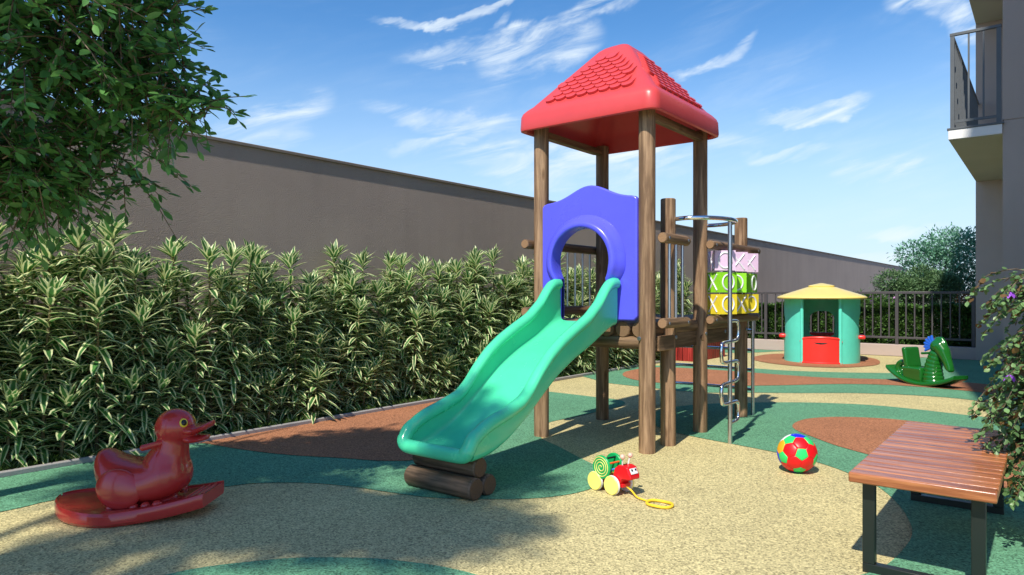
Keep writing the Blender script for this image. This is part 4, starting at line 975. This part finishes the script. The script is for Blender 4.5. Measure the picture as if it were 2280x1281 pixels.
# flowering shrub at the right edge
rn = np.random.default_rng(77); sb = Vector((0.03, 4.25, 0)); sh = thing("flowering_shrub", "leafy shrub with purple flowers spilling over the bench end", "shrub", sb)
mb = MB(); P = []; D = []; F_ = []; FD = []
for k in range(210):
    a = rn.uniform(0, 2*math.pi); h = rn.uniform(.3, 1.36); out = rn.uniform(.06, .24)
    if rn.random() < 0.45: a = rad(180)+rn.normal(0, .7); out = rn.uniform(.08, .27) if h > 0.62 else rn.uniform(.05, .16)
    d = np.array([math.cos(a), math.sin(a)*0.9, 0]); p0 = d*0.05; p0[2] = 0.02
    tip = d*out+np.array([0, 0, h]); mid = d*out*0.30+np.array([0, 0, h*0.95]); end = tip+d*0.10+np.array([0, 0, -.13*rn.uniform(.3, 1.2)])
    pts = catmull([tuple(p0), tuple(p0*0.5+mid*0.5+np.array([0, 0, -h*0.08])), tuple(mid), tuple(tip), tuple(end)], 6, False)
    mb.tube(pts, list(np.linspace(.006, .0016, len(pts))), 6)
    m_ = len(pts)
    for j in range(5, m_):
        dirv = np.array(pts[min(j+1, m_-1)]-pts[max(j-1, 0)]); dirv /= np.linalg.norm(dirv)+1e-9; side = np.cross(dirv, [0, 0, 1.0]); side /= np.linalg.norm(side)+1e-6
        for s in (-1, 1):
            for _ in range(1 if rn.random() < 0.75 else 2):
                P.append(np.array(pts[j])+rn.normal(0, .006, 3)); D.append(side*s*0.8+dirv*0.5+np.array([0, 0, -0.25])+rn.normal(0, .3, 3))
    if rn.random() < 0.0: F_.append(np.array(pts[-2])); FD.append(d)
mb.build("stems", M['bark'], sh)
n = len(P); U = np.stack([rn.normal(0, .35, n), rn.normal(0, .35, n), np.ones(n)], 1); P = np.array(P); D = np.array(D); pick = rn.random(n) < 0.90
pr_ = np.array([0.2, 0.95, 0.9, 0.08])
obj_of("foliage", leaves(P[pick], D[pick], U[pick], rn.uniform(.021, .037, pick.sum()), rn.uniform(.016, .026, pick.sum()), .15, M['shrubleaf'], "foliage", 3, pr_), sh)
obj_of("bronze_leaves", leaves(P[~pick], D[~pick], U[~pick], rn.uniform(.03, .05, (~pick).sum()), .030, .15, M['dryleaf'], "bronze_leaves", 3, pr_), sh)
F_ += [np.array([-0.185, -0.17, 1.27]), np.array([-0.185, -0.17, 0.87])]
for f in F_:
    PP = []; DD = []
    for q in range(7): a = q*0.9; PP.append(f); DD.append([math.cos(a)*0.7, math.sin(a)*0.7, -0.6])
    obj_of("flower", leaves(PP, DD, [[0, 0.1, 1]]*7, .045, .022, .2, M['petal'], "flower", 3), sh)

# clipped hedge and shrubs behind the fence
def bush(name, label, cat, c, R, n, mat, Lr, Wf, seed, z0=0.0, box=False, stems=True, lumps=9, petals=None, group=None):
    rn = np.random.default_rng(seed); t = thing(name, label, cat, (c[0], c[1], z0))
    if box:
        x = rn.uniform(-R[0], R[0], n); u = rn.random(n); yv = rn.uniform(-R[1], R[1], n); zv = rn.uniform(0.02, R[2], n)
        f = u < 0.62; yv[f] = -R[1]+np.abs(rn.normal(0, .05, f.sum())); f2 = (u >= .62) & (u < .82); zv[f2] = R[2]-np.abs(rn.normal(0, .05, f2.sum()))
        bumpy = 0.045*np.sin(x*7+1)*np.sin(zv*9)+0.03*np.sin(x*17)*np.cos(zv*15+x); yv += bumpy; zv += 0.03*np.sin(x*6)+0.02*np.sin(x*19)
        P = np.stack([x, yv, zv], 1); D = rn.normal(0, .6, (n, 3))+np.array([0, -.5, .35])
    else:
        cs = []; 
        for k in range(lumps):
            v = rn.normal(0, 1, 3); v /= np.linalg.norm(v); cs.append((v*np.array(R)*rn.uniform(.35, .75), rn.uniform(.30, .5)))
        P = []; D = []
        for k in range(n):
            cc, rr = cs[rn.integers(lumps)]; v = rn.normal(0, 1, 3); v /= np.linalg.norm(v); P.append(cc+v*np.array(R)*rr*rn.uniform(.3, 1)**.5*(1+0.25*(rn.random() < .08))); D.append(v*0.8+rn.normal(0, .5, 3)+np.array([0, 0, .25]))
        P = np.array(P)+np.array([0, 0, c[2]]); D = np.array(D)
    U = np.stack([rn.normal(0, .6, n), rn.normal(0, .6, n), np.ones(n)], 1)
    obj_of("foliage", leaves(P, D, U, rn.uniform(*Lr, n), rn.uniform(*Lr, n)*Wf, .15, mat, "foliage", 2, np.array([.25, 1, .1])), t)
    if stems:
        mb = MB()
        for k in range(14 if not box else 30):
            if box: x = rn.uniform(-R[0], R[0]); mb.tube([(x, 0, 0), (x+rn.normal(0, .05), rn.normal(0, .05), R[2]*.9)], [.012, .004], 6)
            else:
                e = cs[rn.integers(lumps)][0]+np.array([0, 0, c[2]]); mb.tube(catmull([(rn.normal(0, .06), rn.normal(0, .06), 0), tuple(e*np.array([.45, .45, .6])), tuple(e)], 4, False), list(np.linspace(.022, .005, 9)), 6)
        mb.build("stems", M['bark'], t)
    if petals:
        k = petals; idx = rn.integers(0, n, k); obj_of("flowers", leaves(P[idx]+D[idx]*.05, D[idx], U[idx], .07, .05, .1, M['pinkpetal'], "flowers", 2), t)
    return t
bush("clipped_hedge", "clipped green hedge filling the view behind the metal railing", "hedge", (-4.0, 16.62), (3.0, 0.36, 1.0), 46000, M['hedgeleaf'], (.05, .09), 0.55, 91, 0.02, box=True)
bush("olive_shrub", "rounded dark olive green bush rising behind the railing beside the wall end", "shrub", (-2.35, 18.9, 1.50), (0.95, .8, .75), 15000, M['oliveleaf'], (.05, .09), .36, 92)
bush("bluish_tree", "taller loose blue green tree behind the railing next to the building", "tree", (-2.15, 20.6, 1.9), (1.75, 1.0, 1.15), 12500, M['blueleaf'], (.06, .11), .45, 93, lumps=14)
bush("flowering_bush", "small bush dotted with pink flowers peeping over the railing", "shrub", (-3.28, 17.3, 1.08), (.55, .35, .34), 2200, M['hedgeleaf'], (.07, .12), .35, 94, petals=40)
bush("rust_shrub", "rust orange shrub behind the railing against the building wall", "shrub", (-1.42, 17.6, .85), (.45, .4, .52), 2200, M['rustleaf'], (.05, .09), .4, 95)
